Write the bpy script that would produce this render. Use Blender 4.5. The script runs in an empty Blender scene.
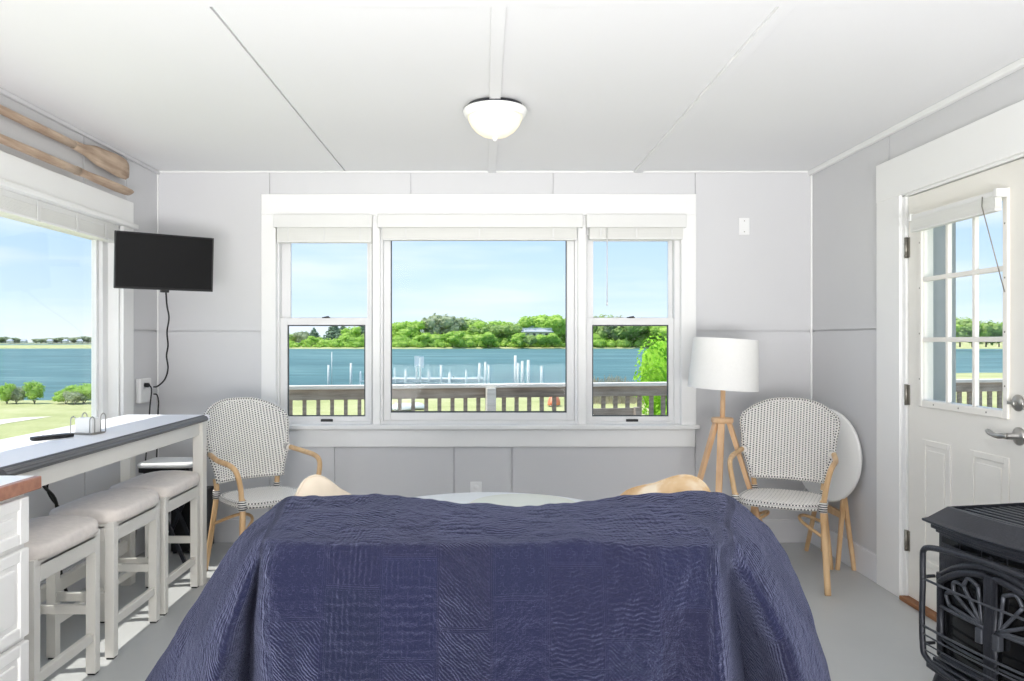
import bpy, math, random
from mathutils import Vector, Matrix, noise as mnoise

SC = bpy.context.scene
COL = SC.collection
PI = math.pi

# ------------------------------------------------------------------ camera
F = 770.0                      # focal length in pixels of a 1024 px wide frame
EYE = 1.294
CX, CY = 485.0, 342.0          # principal point
cam_d = bpy.data.cameras.new('camera')
cam = bpy.data.objects.new('camera', cam_d)
COL.objects.link(cam)
cam_d.sensor_width = 36.0
cam_d.lens = F / 1024 * 36
cam_d.shift_x = (512 - CX) / 1024
cam_d.shift_y = (CY - 340.5) / 1024
cam_d.clip_start = 0.05
cam_d.clip_end = 6000
cam.location = (0, 0, EYE)
cam.rotation_euler = (PI / 2, 0, 0)
SC.camera = cam

# ------------------------------------------------------------------ exposure
SC.view_settings.view_transform = 'Standard'
SC.view_settings.look = 'None'
SC.view_settings.gamma = 1
SC.view_settings.use_curve_mapping = False
SC.view_settings.exposure = 0.58
SC.cycles.max_bounces = 10
SC.cycles.diffuse_bounces = 6
SC.cycles.transparent_max_bounces = 16
SC.cycles.sample_clamp_indirect = 6


def lin(c):
    c = c / 255.0
    return c / 12.92 if c <= 0.04045 else ((c + 0.055) / 1.055) ** 2.4


def rgb(r, g, b):
    return (lin(r), lin(g), lin(b), 1.0)


# ------------------------------------------------------------------ sky
wd = bpy.data.worlds.new('sky')
SC.world = wd
wd.use_nodes = True
nt = wd.node_tree
nt.nodes.clear()
w_out = nt.nodes.new('ShaderNodeOutputWorld')
w_bg = nt.nodes.new('ShaderNodeBackground')
w_tc = nt.nodes.new('ShaderNodeTexCoord')
w_sep = nt.nodes.new('ShaderNodeSeparateXYZ')
w_ramp = nt.nodes.new('ShaderNodeValToRGB')
w_map = nt.nodes.new('ShaderNodeMapping')
w_noi = nt.nodes.new('ShaderNodeTexNoise')
w_cr = nt.nodes.new('ShaderNodeValToRGB')
w_mix = nt.nodes.new('ShaderNodeMix')
w_mix.data_type = 'RGBA'
nt.links.new(w_tc.outputs['Generated'], w_sep.inputs[0])
nt.links.new(w_sep.outputs['Z'], w_ramp.inputs[0])
cr = w_ramp.color_ramp
cr.elements[0].position = 0.0
cr.elements[0].color = rgb(232, 245, 253)
cr.elements[1].position = 0.5
cr.elements[1].color = rgb(150, 196, 246)
e = cr.elements.new(0.05); e.color = rgb(206, 230, 252)
e = cr.elements.new(0.18); e.color = rgb(172, 208, 250)
w_map.inputs['Scale'].default_value = (1.6, 1.6, 11.0)
nt.links.new(w_tc.outputs['Generated'], w_map.inputs[0])
nt.links.new(w_map.outputs[0], w_noi.inputs['Vector'])
w_noi.inputs['Scale'].default_value = 2.2
w_noi.inputs['Detail'].default_value = 5
w_cr.color_ramp.elements[0].position = 0.47
w_cr.color_ramp.elements[0].color = (0, 0, 0, 1)
w_cr.color_ramp.elements[1].position = 0.75
w_cr.color_ramp.elements[1].color = (0.75, 0.75, 0.75, 1)
nt.links.new(w_noi.outputs[0], w_cr.inputs[0])
nt.links.new(w_cr.outputs[0], w_mix.inputs[0])
nt.links.new(w_ramp.outputs[0], w_mix.inputs[6])
w_mix.inputs[7].default_value = rgb(240, 247, 253)
nt.links.new(w_mix.outputs[2], w_bg.inputs[0])
w_bg.inputs[1].default_value = 0.82
nt.links.new(w_bg.outputs[0], w_out.inputs[0])


# ------------------------------------------------------------------ lights
def add_light(name, kind, loc, aim, energy, **kw):
    d = bpy.data.lights.new(name, kind)
    d.energy = energy
    for k, v in kw.items():
        setattr(d, k, v)
    o = bpy.data.objects.new(name, d)
    COL.objects.link(o)
    o.location = loc
    o.rotation_euler = (Vector(aim) - Vector(loc)).to_track_quat('-Z', 'Y').to_euler()
    return o


add_light('sun', 'SUN', (-45, -9, 89), (0, 0, 0), 3.3, angle=0.01, color=(1.0, 0.96, 0.89))
# added fill lights, unseen behind the camera: one washing the ceiling, one under the ceiling
add_light('added_ceiling_wash', 'AREA', (0.0, -1.5, 0.45), (0.0, 1.35, 2.45), 92,
          shape='RECTANGLE', size=3.2, size_y=1.2, spread=math.radians(104), color=(1.0, 0.99, 0.98))
add_light('added_rear_fill', 'AREA', (0.0, -0.9, 2.36), (0.0, 0.6, 0.0), 30,
          shape='RECTANGLE', size=2.6, size_y=1.4, color=(1.0, 0.99, 0.98))


# ================================================================== node helper
class Nodes:
    def __init__(self, tree):
        self.t = tree

    def n(self, kind, **kw):
        x = self.t.nodes.new(kind)
        for k, v in kw.items():
            setattr(x, k, v)
        return x

    def put(self, sock, v):
        if hasattr(v, 'is_output') or isinstance(v, bpy.types.NodeSocket):
            self.t.links.new(v, sock)
        else:
            sock.default_value = v

    def m(self, op, a, b=None, c=None, clamp=False):
        x = self.n('ShaderNodeMath', operation=op, use_clamp=clamp)
        self.put(x.inputs[0], a)
        if b is not None:
            self.put(x.inputs[1], b)
        if c is not None:
            self.put(x.inputs[2], c)
        return x.outputs[0]

    def mix(self, fac, a, b):
        x = self.n('ShaderNodeMix', data_type='RGBA')
        self.put(x.inputs[0], fac)
        self.put(x.inputs[6], a)
        self.put(x.inputs[7], b)
        return x.outputs[2]

    def ramp(self, fac, stops):
        x = self.n('ShaderNodeValToRGB')
        r = x.color_ramp
        r.elements[0].position, r.elements[0].color = stops[0]
        r.elements[1].position, r.elements[1].color = stops[-1]
        for p, c in stops[1:-1]:
            el = r.elements.new(p)
            el.color = c
        self.put(x.inputs[0], fac)
        return x.outputs[0]

    def coord(self, which='Object', scale=(1, 1, 1)):
        tc = self.n('ShaderNodeTexCoord')
        mp = self.n('ShaderNodeMapping')
        mp.inputs['Scale'].default_value = scale
        self.t.links.new(tc.outputs[which], mp.inputs[0])
        return mp.outputs[0]

    def noise(self, vec, scale, detail=4, rough=0.5):
        x = self.n('ShaderNodeTexNoise')
        self.put(x.inputs['Vector'], vec)
        x.inputs['Scale'].default_value = scale
        x.inputs['Detail'].default_value = detail
        x.inputs['Roughness'].default_value = rough
        return x.outputs[0]


def new_mat(name):
    m = bpy.data.materials.new(name)
    m.use_nodes = True
    t = m.node_tree
    b = t.nodes['Principled BSDF']
    return m, Nodes(t), b


def plain(name, c, rough=0.5, metal=0.0, var=0.04, nscale=6.0, bump=0.0, bscale=60.0, spec=0.5, stretch=(1, 1, 1), **kw):
    m, N, b = new_mat(name)
    v = N.coord('Object', stretch)
    f = N.noise(v, nscale)
    lo = tuple(x * (1 - var) for x in c[:3]) + (1,)
    hi = tuple(min(1, x * (1 + var)) for x in c[:3]) + (1,)
    N.put(b.inputs['Base Color'], N.ramp(f, [(0.3, lo), (0.7, hi)]))
    b.inputs['Roughness'].default_value = rough
    b.inputs['Metallic'].default_value = metal
    b.inputs['Specular IOR Level'].default_value = spec
    for k, x in kw.items():
        b.inputs[k].default_value = x
    if bump:
        bn = N.n('ShaderNodeBump')
        bn.inputs['Strength'].default_value = bump
        bn.inputs['Distance'].default_value = 0.01
        N.put(bn.inputs['Height'], N.noise(v, bscale, 5))
        N.put(b.inputs['Normal'], bn.outputs[0])
    return m


def wood(name, c1, c2, grain=(40, 40, 3), rough=0.55, bump=0.15):
    m, N, b = new_mat(name)
    v = N.coord('Object', grain)
    f = N.noise(v, 1.0, 6, 0.6)
    f2 = N.noise(N.coord('Object', (4, 4, 4)), 1.0, 3)
    k = N.m('MULTIPLY_ADD', f2, 0.4, N.m('MULTIPLY', f, 0.6))
    N.put(b.inputs['Base Color'], N.ramp(k, [(0.35, c1), (0.62, c2)]))
    b.inputs['Roughness'].default_value = rough
    bn = N.n('ShaderNodeBump')
    bn.inputs['Strength'].default_value = bump
    bn.inputs['Distance'].default_value = 0.004
    N.put(bn.inputs['Height'], f)
    N.put(b.inputs['Normal'], bn.outputs[0])
    return m


M = {}
M['wall'] = plain('grey_wall_paint', rgb(211, 211, 213), 0.55, var=0.012, nscale=1.5, bump=0.03, bscale=25)
M['wall_groove'] = plain('wall_groove', rgb(176, 176, 180), 0.7, var=0.02)
M['ceiling'] = plain('white_ceiling_paint', rgb(234, 234, 235), 0.6, var=0.008, nscale=1.2, bump=0.02, bscale=20)
M['trim'] = plain('white_trim_paint', rgb(240, 240, 239), 0.4, var=0.008, nscale=3)
M['doorpaint'] = plain('door_paint', rgb(238, 235, 228), 0.42, var=0.01, nscale=3)
M['floor'] = plain('grey_painted_floor', rgb(184, 186, 186), 0.38, var=0.03, nscale=2.5, bump=0.05, bscale=12)
M['basepaint'] = plain('baseboard_paint', rgb(222, 222, 225), 0.45, var=0.01)
M['sash'] = plain('vinyl_sash', rgb(232, 232, 232), 0.35, var=0.006)
M['gasket'] = plain('dark_gasket', rgb(70, 74, 78), 0.5, var=0.05)
M['dark'] = plain('black_plastic', rgb(17, 17, 19), 0.4, var=0.1)
M['blind'] = plain('blind_vinyl', rgb(226, 226, 224), 0.45, var=0.01)
M['blindslat'] = plain('blind_slats', rgb(230, 230, 226), 0.5, var=0.02, nscale=3, stretch=(1, 1, 60))
M['metal'] = plain('brushed_nickel', rgb(176, 174, 170), 0.28, metal=1.0, var=0.05)
M['hinge'] = plain('hinge_steel', rgb(150, 146, 138), 0.4, metal=0.8, var=0.1)
M['screen'] = plain('screen_black', rgb(9, 9, 10), 0.3, var=0.05, spec=0.25)
M['plastic'] = plain('white_plastic', rgb(238, 238, 238), 0.35, var=0.005)
M['oar'] = wood('weathered_oar', rgb(150, 124, 104), rgb(206, 184, 162), (30, 3, 30), 0.7, 0.3)
M['tan'] = wood('tan_rattan_pole', rgb(190, 150, 104), rgb(224, 190, 146), (25, 25, 4), 0.45, 0.1)
M['lampwood'] = wood('lamp_wood', rgb(208, 164, 122), rgb(232, 194, 152), (30, 30, 3), 0.5, 0.1)
M['shade'] = plain('linen_shade', rgb(240, 239, 236), 0.8, var=0.012, nscale=60, bump=0.1, bscale=300)
M['stoolpaint'] = plain('stool_paint', rgb(226, 223, 216), 0.45, var=0.015)
M['stoolseat'] = plain('stool_linen', rgb(234, 226, 219), 0.9, var=0.05, nscale=40, bump=0.25, bscale=400)
M['bartop'] = plain('bar_top_laminate', rgb(236, 236, 240), 0.5, var=0.01, spec=0.3)
M['baredge'] = plain('bar_edge_grey', rgb(92, 92, 95), 0.4, var=0.05)
M['cabinet'] = plain('cabinet_paint', rgb(240, 239, 236), 0.4, var=0.008)
M['butcher'] = wood('butcher_block', rgb(140, 92, 72), rgb(172, 122, 98), (6, 40, 40), 0.35, 0.05)
M['white'] = plain('white_lacquer', rgb(244, 244, 242), 0.3, var=0.005)
M['cream'] = plain('cream_ceramic', rgb(232, 230, 214), 0.35, var=0.01)
M['iron'] = plain('cast_iron', rgb(46, 48, 55), 0.36, metal=0.3, var=0.12, nscale=25, bump=0.2, bscale=180)
M['ironlight'] = plain('worn_iron', rgb(76, 79, 86), 0.36, metal=0.4, var=0.12, nscale=25, bump=0.15, bscale=180)
M['stoveglass'] = plain('stove_glass', rgb(17, 18, 20), 0.12, var=0.2, nscale=8)
M['firelog'] = wood('ceramic_log', rgb(60, 52, 46), rgb(120, 108, 96), (8, 30, 30), 0.9, 0.4)
M['threshold'] = wood('oak_threshold', rgb(120, 76, 44), rgb(166, 112, 68), (30, 3, 30), 0.5, 0.1)
M['deckwood'] = wood('grey_deck_wood', rgb(124, 112, 100), rgb(176, 164, 150), (3, 40, 40), 0.8, 0.2)
M['railcap'] = wood('pale_rail_cap', rgb(206, 198, 186), rgb(232, 226, 216), (3, 40, 40), 0.7, 0.1)
M['sofa'] = plain('sofa_fabric', rgb(178, 172, 164), 0.9, var=0.04, nscale=80, bump=0.2, bscale=300)
M['trunk'] = plain('bark', rgb(96, 82, 68), 0.9, var=0.2, nscale=6)
M['siding'] = plain('grey_siding', rgb(170, 172, 174), 0.7, var=0.03)
M['piling'] = wood('bleached_piling', rgb(196, 196, 190), rgb(232, 232, 226), (12, 12, 2), 0.8, 0.2)
M['dockwood'] = wood('bleached_dock', rgb(190, 188, 182), rgb(226, 224, 218), (3, 12, 12), 0.8, 0.2)
M['roof'] = plain('far_roof', rgb(186, 188, 194), 0.8, var=0.06, nscale=1)
M['housewall'] = plain('far_house_wall', rgb(226, 226, 224), 0.8, var=0.04, nscale=1)
M['hull'] = plain('boat_hull', rgb(214, 216, 216), 0.4, var=0.03)
M['kayak'] = plain('orange_kayak', rgb(226, 128, 88), 0.4, var=0.04)
M['sand'] = plain('pale_sand', rgb(232, 222, 198), 0.95, var=0.05, nscale=1)
M['ironcord'] = M['dark']


def emis_mat(name, c, strength, base=None):
    m, N, b = new_mat(name)
    b.inputs['Base Color'].default_value = base or c
    b.inputs['Roughness'].default_value = 0.35
    b.inputs['Emission Color'].default_value = c
    b.inputs['Emission Strength'].default_value = strength
    return m


M['bowl'] = emis_mat('lit_glass_bowl', rgb(255, 230, 172), 0.27, rgb(250, 244, 228))


def glass_mat(name, tint=(1, 1, 1, 1), refl=0.05):
    m, N, b = new_mat(name)
    t = m.node_tree
    t.nodes.remove(b)
    out = [x for x in t.nodes if x.type == 'OUTPUT_MATERIAL'][0]
    tr = N.n('ShaderNodeBsdfTransparent')
    tr.inputs[0].default_value = tint
    gl = N.n('ShaderNodeBsdfGlossy')
    gl.inputs['Roughness'].default_value = 0.02
    geo = N.n('ShaderNodeNewGeometry')
    vm = N.n('ShaderNodeVectorMath', operation='DOT_PRODUCT')
    N.put(vm.inputs[0], geo.outputs['Normal'])
    N.put(vm.inputs[1], geo.outputs['Incoming'])
    cosv = N.m('ABSOLUTE', vm.outputs['Value'])
    fres = N.m('MULTIPLY_ADD', N.m('POWER', N.m('SUBTRACT', 1.0, cosv, clamp=True), 5.0), 1.0 - refl, refl)
    mx = N.n('ShaderNodeMixShader')
    N.put(mx.inputs[0], fres)
    N.put(mx.inputs[1], tr.outputs[0])
    N.put(mx.inputs[2], gl.outputs[0])
    N.put(out.inputs[0], mx.outputs[0])
    return m


M['glass'] = glass_mat('window_glass', (0.99, 0.995, 0.995, 1), 0.004)


def foliage_mat(name, c1, c2, nscale=1.5):
    m, N, b = new_mat(name)
    f = N.noise(N.coord('Object'), nscale, 4, 0.6)
    N.put(b.inputs['Base Color'], N.ramp(f, [(0.35, c1), (0.65, c2)]))
    b.inputs['Roughness'].default_value = 0.7
    b.inputs['Specular IOR Level'].default_value = 0.2
    tr = N.n('ShaderNodeBsdfTranslucent')
    N.put(tr.inputs[0], N.ramp(f, [(0.35, c1), (0.65, c2)]))
    mx = N.n('ShaderNodeMixShader')
    mx.inputs[0].default_value = 0.4
    out = [x for x in m.node_tree.nodes if x.type == 'OUTPUT_MATERIAL'][0]
    N.put(mx.inputs[1], b.outputs[0])
    N.put(mx.inputs[2], tr.outputs[0])
    N.put(out.inputs[0], mx.outputs[0])
    return m


M['leaf_bright'] = foliage_mat('bright_leaves', rgb(150, 192, 76), rgb(206, 230, 124), 0.3)
M['leaf_mid'] = foliage_mat('mid_leaves', rgb(146, 176, 96), rgb(194, 212, 138), 0.3)
M['leaf_dark'] = foliage_mat('dark_needles', rgb(106, 132, 106), rgb(146, 166, 136), 0.3)
M['leaf_grey'] = foliage_mat('greyish_leaves', rgb(160, 172, 134), rgb(202, 208, 174), 0.3)
M['leaf_lime'] = foliage_mat('lime_leaves', rgb(128, 190, 40), rgb(186, 228, 84), 4)
M['reed'] = foliage_mat('dry_reeds', rgb(168, 156, 134), rgb(210, 198, 178), 3)


def grass_mat():
    m, N, b = new_mat('lawn')
    v = N.coord('Object')
    f = N.noise(v, 0.35, 6, 0.6)
    f2 = N.noise(v, 6.0, 4, 0.7)
    k = N.m('ADD', N.m('MULTIPLY', f, 0.65), N.m('MULTIPLY', f2, 0.35))
    N.put(b.inputs['Base Color'], N.ramp(k, [(0.3, rgb(156, 160, 104)), (0.5, rgb(182, 182, 128)), (0.68, rgb(200, 194, 152))]))
    b.inputs['Roughness'].default_value = 0.95
    b.inputs['Specular IOR Level'].default_value = 0.1
    return m


M['grass'] = grass_mat()


def water_mat():
    m, N, b = new_mat('bay_water')
    v = N.coord('Object', (0.35, 1.2, 1))
    f = N.noise(v, 0.35, 6, 0.65)
    big = N.noise(N.coord('Object', (0.012, 0.05, 1)), 1.0, 4, 0.6)
    k = N.m('ADD', N.m('MULTIPLY', f, 0.55), N.m('MULTIPLY', big, 0.45))
    N.put(b.inputs['Base Color'], N.ramp(k, [(0.36, rgb(58, 94, 94)), (0.52, rgb(84, 122, 120)), (0.66, rgb(128, 156, 150))]))
    b.inputs['Roughness'].default_value = 0.45
    b.inputs['Specular IOR Level'].default_value = 0.12
    bn = N.n('ShaderNodeBump')
    bn.inputs['Strength'].default_value = 0.6
    bn.inputs['Distance'].default_value = 0.3
    N.put(bn.inputs['Height'], f)
    N.put(b.inputs['Normal'], bn.outputs[0])
    return m


M['water'] = water_mat()


def weave_mat(name, pu, pv, dash_u=0.42, dash_v=0.5, white=rgb(236, 233, 228), black=rgb(46, 46, 56)):
    m, N, b = new_mat(name)
    uv = N.n('ShaderNodeUVMap')
    sp = N.n('ShaderNodeSeparateXYZ')
    N.put(sp.inputs[0], uv.outputs[0])
    U = N.m('DIVIDE', sp.outputs[0], pu)
    V = N.m('DIVIDE', sp.outputs[1], pv)
    par = N.m('MULTIPLY', N.m('FLOORED_MODULO', N.m('FLOOR', U), 2.0), 0.5)
    fu = N.m('FRACT', U)
    fv = N.m('FRACT', N.m('ADD', V, par))
    du = N.m('LESS_THAN', N.m('ABSOLUTE', N.m('SUBTRACT', fu, 0.5)), dash_u / 2)
    dv = N.m('LESS_THAN', N.m('ABSOLUTE', N.m('SUBTRACT', fv, 0.5)), dash_v / 2)
    dash = N.m('MULTIPLY', du, dv)
    N.put(b.inputs['Base Color'], N.mix(dash, white, black))
    b.inputs['Roughness'].default_value = 0.55
    h = N.m('ADD', N.m('SINE', N.m('MULTIPLY', U, 2 * PI)), N.m('SINE', N.m('MULTIPLY', V, 2 * PI)))
    bn = N.n('ShaderNodeBump')
    bn.inputs['Strength'].default_value = 0.4
    bn.inputs['Distance'].default_value = 0.003
    N.put(bn.inputs['Height'], h)
    N.put(b.inputs['Normal'], bn.outputs[0])
    return m


M['weave'] = weave_mat('woven_white_black', 0.017, 0.0125, 0.44, 0.52)
M['weave_seat'] = weave_mat('woven_seat', 0.02, 0.02, 0.2, 0.22)
M['weave_rim'] = weave_mat('woven_rim', 0.016, 0.016, 0.6, 0.5)
M['binding'] = weave_mat('binding_wrap', 0.5, 0.012, 1.0, 0.5)


def quilt_mat():
    m, N, b = new_mat('navy_quilt')
    uv = N.n('ShaderNodeUVMap')
    sp = N.n('ShaderNodeSeparateXYZ')
    N.put(sp.inputs[0], uv.outputs[0])
    u, v = sp.outputs[0], sp.outputs[1]
    PU, PV = 0.135, 0.24
    U = N.m('DIVIDE', u, PU)
    cu = N.m('FLOOR', U)
    V = N.m('ADD', N.m('DIVIDE', v, PV), N.m('MULTIPLY', N.m('FLOORED_MODULO', N.m('MULTIPLY', cu, 1.7), 1.0), 1.0))
    cv = N.m('FLOOR', V)
    fu, fv = N.m('FRACT', U), N.m('FRACT', V)
    cm = N.n('ShaderNodeCombineXYZ')
    N.put(cm.inputs[0], cu)
    N.put(cm.inputs[1], cv)
    wn = N.n('ShaderNodeTexWhiteNoise', noise_dimensions='3D')
    N.put(wn.inputs['Vector'], cm.outputs[0])
    r = wn.outputs[0]
    # wobble so that stitches are not ruler-straight
    nz = N.noise(uv.outputs[0], 30.0, 3)
    wob = N.m('MULTIPLY', N.m('SUBTRACT', nz, 0.5), 0.012)
    uu = N.m('ADD', u, wob)
    vv = N.m('ADD', v, wob)

    def s(x, period):
        return N.m('SINE', N.m('MULTIPLY', x, 2 * PI / period))
    A = N.m('MULTIPLY', s(N.m('ADD', uu, vv), 0.0105), 0.6)
    Bd = N.m('MULTIPLY', s(N.m('ADD', uu, N.m('MULTIPLY', vv, 0.6)), 0.026), s(N.m('SUBTRACT', uu, N.m('MULTIPLY', vv, 0.6)), 0.026))
    # crosses
    xu = N.m('ABSOLUTE', N.m('SUBTRACT', N.m('FRACT', N.m('DIVIDE', uu, 0.034)), 0.5))
    xv = N.m('ABSOLUTE', N.m('SUBTRACT', N.m('FRACT', N.m('DIVIDE', vv, 0.04)), 0.5))
    arm1 = N.m('MULTIPLY', N.m('LESS_THAN', xu, 0.1), N.m('LESS_THAN', xv, 0.28))
    arm2 = N.m('MULTIPLY', N.m('LESS_THAN', xv, 0.1), N.m('LESS_THAN', xu, 0.28))
    Cx = N.m('MULTIPLY_ADD', N.m('MAXIMUM', arm1, arm2), 1.4, -0.5)
    D = N.m('MULTIPLY', 0.55, N.m('SINE', N.m('ADD', N.m('MULTIPLY', vv, 2 * PI / 0.012), N.m('MULTIPLY', s(uu, 0.05), 1.6))))
    E = N.m('MULTIPLY', s(uu, 0.011), 0.7)
    Ff = N.m('MULTIPLY', s(vv, 0.012), N.m('ADD', s(uu, 0.03), 0.4))

    def pick(a, bb, thr):
        g = N.m('GREATER_THAN', r, thr)
        return N.m('ADD', N.m('MULTIPLY', a, N.m('SUBTRACT', 1.0, g)), N.m('MULTIPLY', bb, g))
    h = pick(A, Bd, 0.14)
    h = pick(h, Cx, 0.42)
    h = pick(h, D, 0.62)
    h = pick(h, E, 0.8)
    h = pick(h, Ff, 0.9)
    # fade to flat near the patch seams, seam groove itself
    eu = N.m('MINIMUM', fu, N.m('SUBTRACT', 1.0, fu))
    ev = N.m('MINIMUM', fv, N.m('SUBTRACT', 1.0, fv))
    seam = N.m('MINIMUM', N.m('MULTIPLY', eu, PU), N.m('MULTIPLY', ev, PV))
    ins = N.m('GREATER_THAN', seam, 0.007)
    gro = N.m('MULTIPLY', N.m('LESS_THAN', seam, 0.0025), -1.6)
    fine = N.m('MULTIPLY', N.m('SUBTRACT', N.noise(uv.outputs[0], 130.0, 4, 0.7), 0.5), 2.4)
    puck = N.m('MULTIPLY', N.m('SUBTRACT', N.noise(uv.outputs[0], 38.0, 3, 0.6), 0.5), 6.0)
    H = N.m('ADD', N.m('MULTIPLY', h, ins), N.m('ADD', gro, N.m('ADD', fine, puck)))
    bn = N.n('ShaderNodeBump')
    bn.inputs['Strength'].default_value = 0.9
    bn.inputs['Distance'].default_value = 0.003
    N.put(bn.inputs['Height'], H)
    N.put(b.inputs['Normal'], bn.outputs[0])
    base = N.ramp(N.m('FRACT', N.m('MULTIPLY', r, 7.3)), [(0.0, rgb(24, 25, 50)), (0.5, rgb(25, 28, 56)), (1.0, rgb(23, 27, 51))])
    N.put(b.inputs['Base Color'], base)
    b.inputs['Roughness'].default_value = 0.85
    b.inputs['Specular IOR Level'].default_value = 0.15
    b.inputs['Sheen Weight'].default_value = 0.5
    b.inputs['Sheen Roughness'].default_value = 0.5
    b.inputs['Sheen Tint'].default_value = rgb(172, 178, 214)
    return m


M['quilt'] = quilt_mat()


def pillow_mat():
    m, N, b = new_mat('pillow_print')
    f = N.noise(N.coord('Object'), 9.0, 3, 0.5)
    N.put(b.inputs['Base Color'], N.ramp(f, [(0.33, rgb(236, 222, 200)), (0.45, rgb(218, 188, 148)), (0.7, rgb(190, 150, 104))]))
    b.inputs['Roughness'].default_value = 0.95
    return m


M['pillow'] = pillow_mat()
M['pillow_cream'] = plain('cream_pillow', rgb(234, 220, 200), 0.95, var=0.07, nscale=9)


# ================================================================== mesh builder
class MB:
    def __init__(self):
        self.v = []
        self.f = []
        self.uv = {}
        self.sm = []

    def add(self, vs, fs, uvs=None, smooth=False):
        o = len(self.v)
        self.v += [tuple(p) for p in vs]
        for fc in fs:
            self.f.append(tuple(o + i for i in fc))
            self.sm.append(smooth)
        if uvs:
            for i, t in enumerate(uvs):
                self.uv[o + i] = t
        return self

    def box(self, x0, x1, y0, y1, z0, z1):
        x0, x1 = min(x0, x1), max(x0, x1)
        y0, y1 = min(y0, y1), max(y0, y1)
        z0, z1 = min(z0, z1), max(z0, z1)
        vs = [(x, y, z) for z in (z0, z1) for y in (y0, y1) for x in (x0, x1)]
        return self.add(vs, [(0, 2, 3, 1), (4, 5, 7, 6), (0, 1, 5, 4), (2, 6, 7, 3), (0, 4, 6, 2), (1, 3, 7, 5)])

    def bar(self, a, b, w0, h0, w1=None, h1=None, up=(0, 0, 1)):
        """rectangular bar from a to b, w across, h along up"""
        a, b = Vector(a), Vector(b)
        w1 = w0 if w1 is None else w1
        h1 = h0 if h1 is None else h1
        d = (b - a).normalized()
        s = d.cross(Vector(up))
        if s.length < 1e-5:
            s = d.cross(Vector((1, 0, 0)))
        s.normalize()
        u = s.cross(d).normalized()
        vs = []
        for p, w, h in ((a, w0, h0), (b, w1, h1)):
            for i, j in ((-1, -1), (1, -1), (1, 1), (-1, 1)):
                vs.append(p + s * (i * w / 2) + u * (j * h / 2))
        return self.add(vs, [(3, 2, 1, 0), (4, 5, 6, 7), (0, 1, 5, 4), (1, 2, 6, 5), (2, 3, 7, 6), (3, 0, 4, 7)])

    def tube(self, pts, r, n=10, closed=False, cap=True, flat=1.0, up=None):
        pts = [Vector(p) for p in pts]
        k = len(pts)
        rs = r if isinstance(r, (list, tuple)) else [r] * k
        vs, fs, uvs = [], [], []
        prev = None
        L = 0.0
        for i, p in enumerate(pts):
            if closed:
                t = pts[(i + 1) % k] - pts[i - 1]
            else:
                t = pts[min(i + 1, k - 1)] - pts[max(i - 1, 0)]
            t.normalize()
            if i:
                L += (p - pts[i - 1]).length
            if prev is None:
                ref = Vector(up) if up else (Vector((0, 0, 1)) if abs(t.z) < 0.9 else Vector((1, 0, 0)))
                s = t.cross(ref).normalized()
            else:
                s = (prev - t * prev.dot(t)).normalized()
            prev = s
            q = t.cross(s)
            for j in range(n):
                a = 2 * PI * j / n
                vs.append(p + s * (math.cos(a) * rs[i]) + q * (math.sin(a) * rs[i] * flat))
                uvs.append((a * rs[i], L))
        m = k if closed else k - 1
        for i in range(m):
            i2 = (i + 1) % k
            for j in range(n):
                j2 = (j + 1) % n
                fs.append((i * n + j, i * n + j2, i2 * n + j2, i2 * n + j))
        self.add(vs, fs, uvs, True)
        if cap and not closed:
            o = len(self.v) - len(vs)
            self.f.append(tuple(o + j for j in reversed(range(n)))); self.sm.append(False)
            self.f.append(tuple(o + (k - 1) * n + j for j in range(n))); self.sm.append(False)
        return self

    def lathe(self, prof, n=32, c=(0, 0, 0), smooth=True, axis='Z'):
        vs, fs = [], []
        for (r, z) in prof:
            for j in range(n):
                a = 2 * PI * j / n
                x, y = r * math.cos(a), r * math.sin(a)
                if axis == 'Z':
                    vs.append((c[0] + x, c[1] + y, c[2] + z))
                elif axis == 'X':
                    vs.append((c[0] + z, c[1] + x, c[2] + y))
                else:
                    vs.append((c[0] + y, c[1] + z, c[2] + x))
        for i in range(len(prof) - 1):
            for j in range(n):
                j2 = (j + 1) % n
                fs.append((i * n + j, i * n + j2, (i + 1) * n + j2, (i + 1) * n + j))
        fs.append(tuple(reversed(range(n))))
        fs.append(tuple((len(prof) - 1) * n + j for j in range(n)))
        return self.add(vs, fs, None, smooth)

    def prism(self, poly, z0, z1, plane='XY'):
        def P(a, b, c):
            return {'XY': (a, b, c), 'XZ': (a, c, b), 'YZ': (c, a, b)}[plane]
        k = len(poly)
        vs = [P(a, b, z0) for a, b in poly] + [P(a, b, z1) for a, b in poly]
        fs = [tuple(reversed(range(k))), tuple(range(k, 2 * k))]
        fs += [(i, (i + 1) % k, k + (i + 1) % k, k + i) for i in range(k)]
        return self.add(vs, fs)

    def grid(self, fn, nu, nv, uvfn=None, smooth=True, flip=False):
        vs, uvs, fs = [], [], []
        for j in range(nv + 1):
            for i in range(nu + 1):
                p = fn(i / nu, j / nv)
                vs.append(p)
                uvs.append(uvfn(p) if uvfn else (p[0], p[2]))
        for j in range(nv):
            for i in range(nu):
                a = j * (nu + 1) + i
                q = (a, a + 1, a + nu + 2, a + nu + 1)
                fs.append(tuple(reversed(q)) if flip else q)
        return self.add(vs, fs, uvs, smooth)

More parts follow.
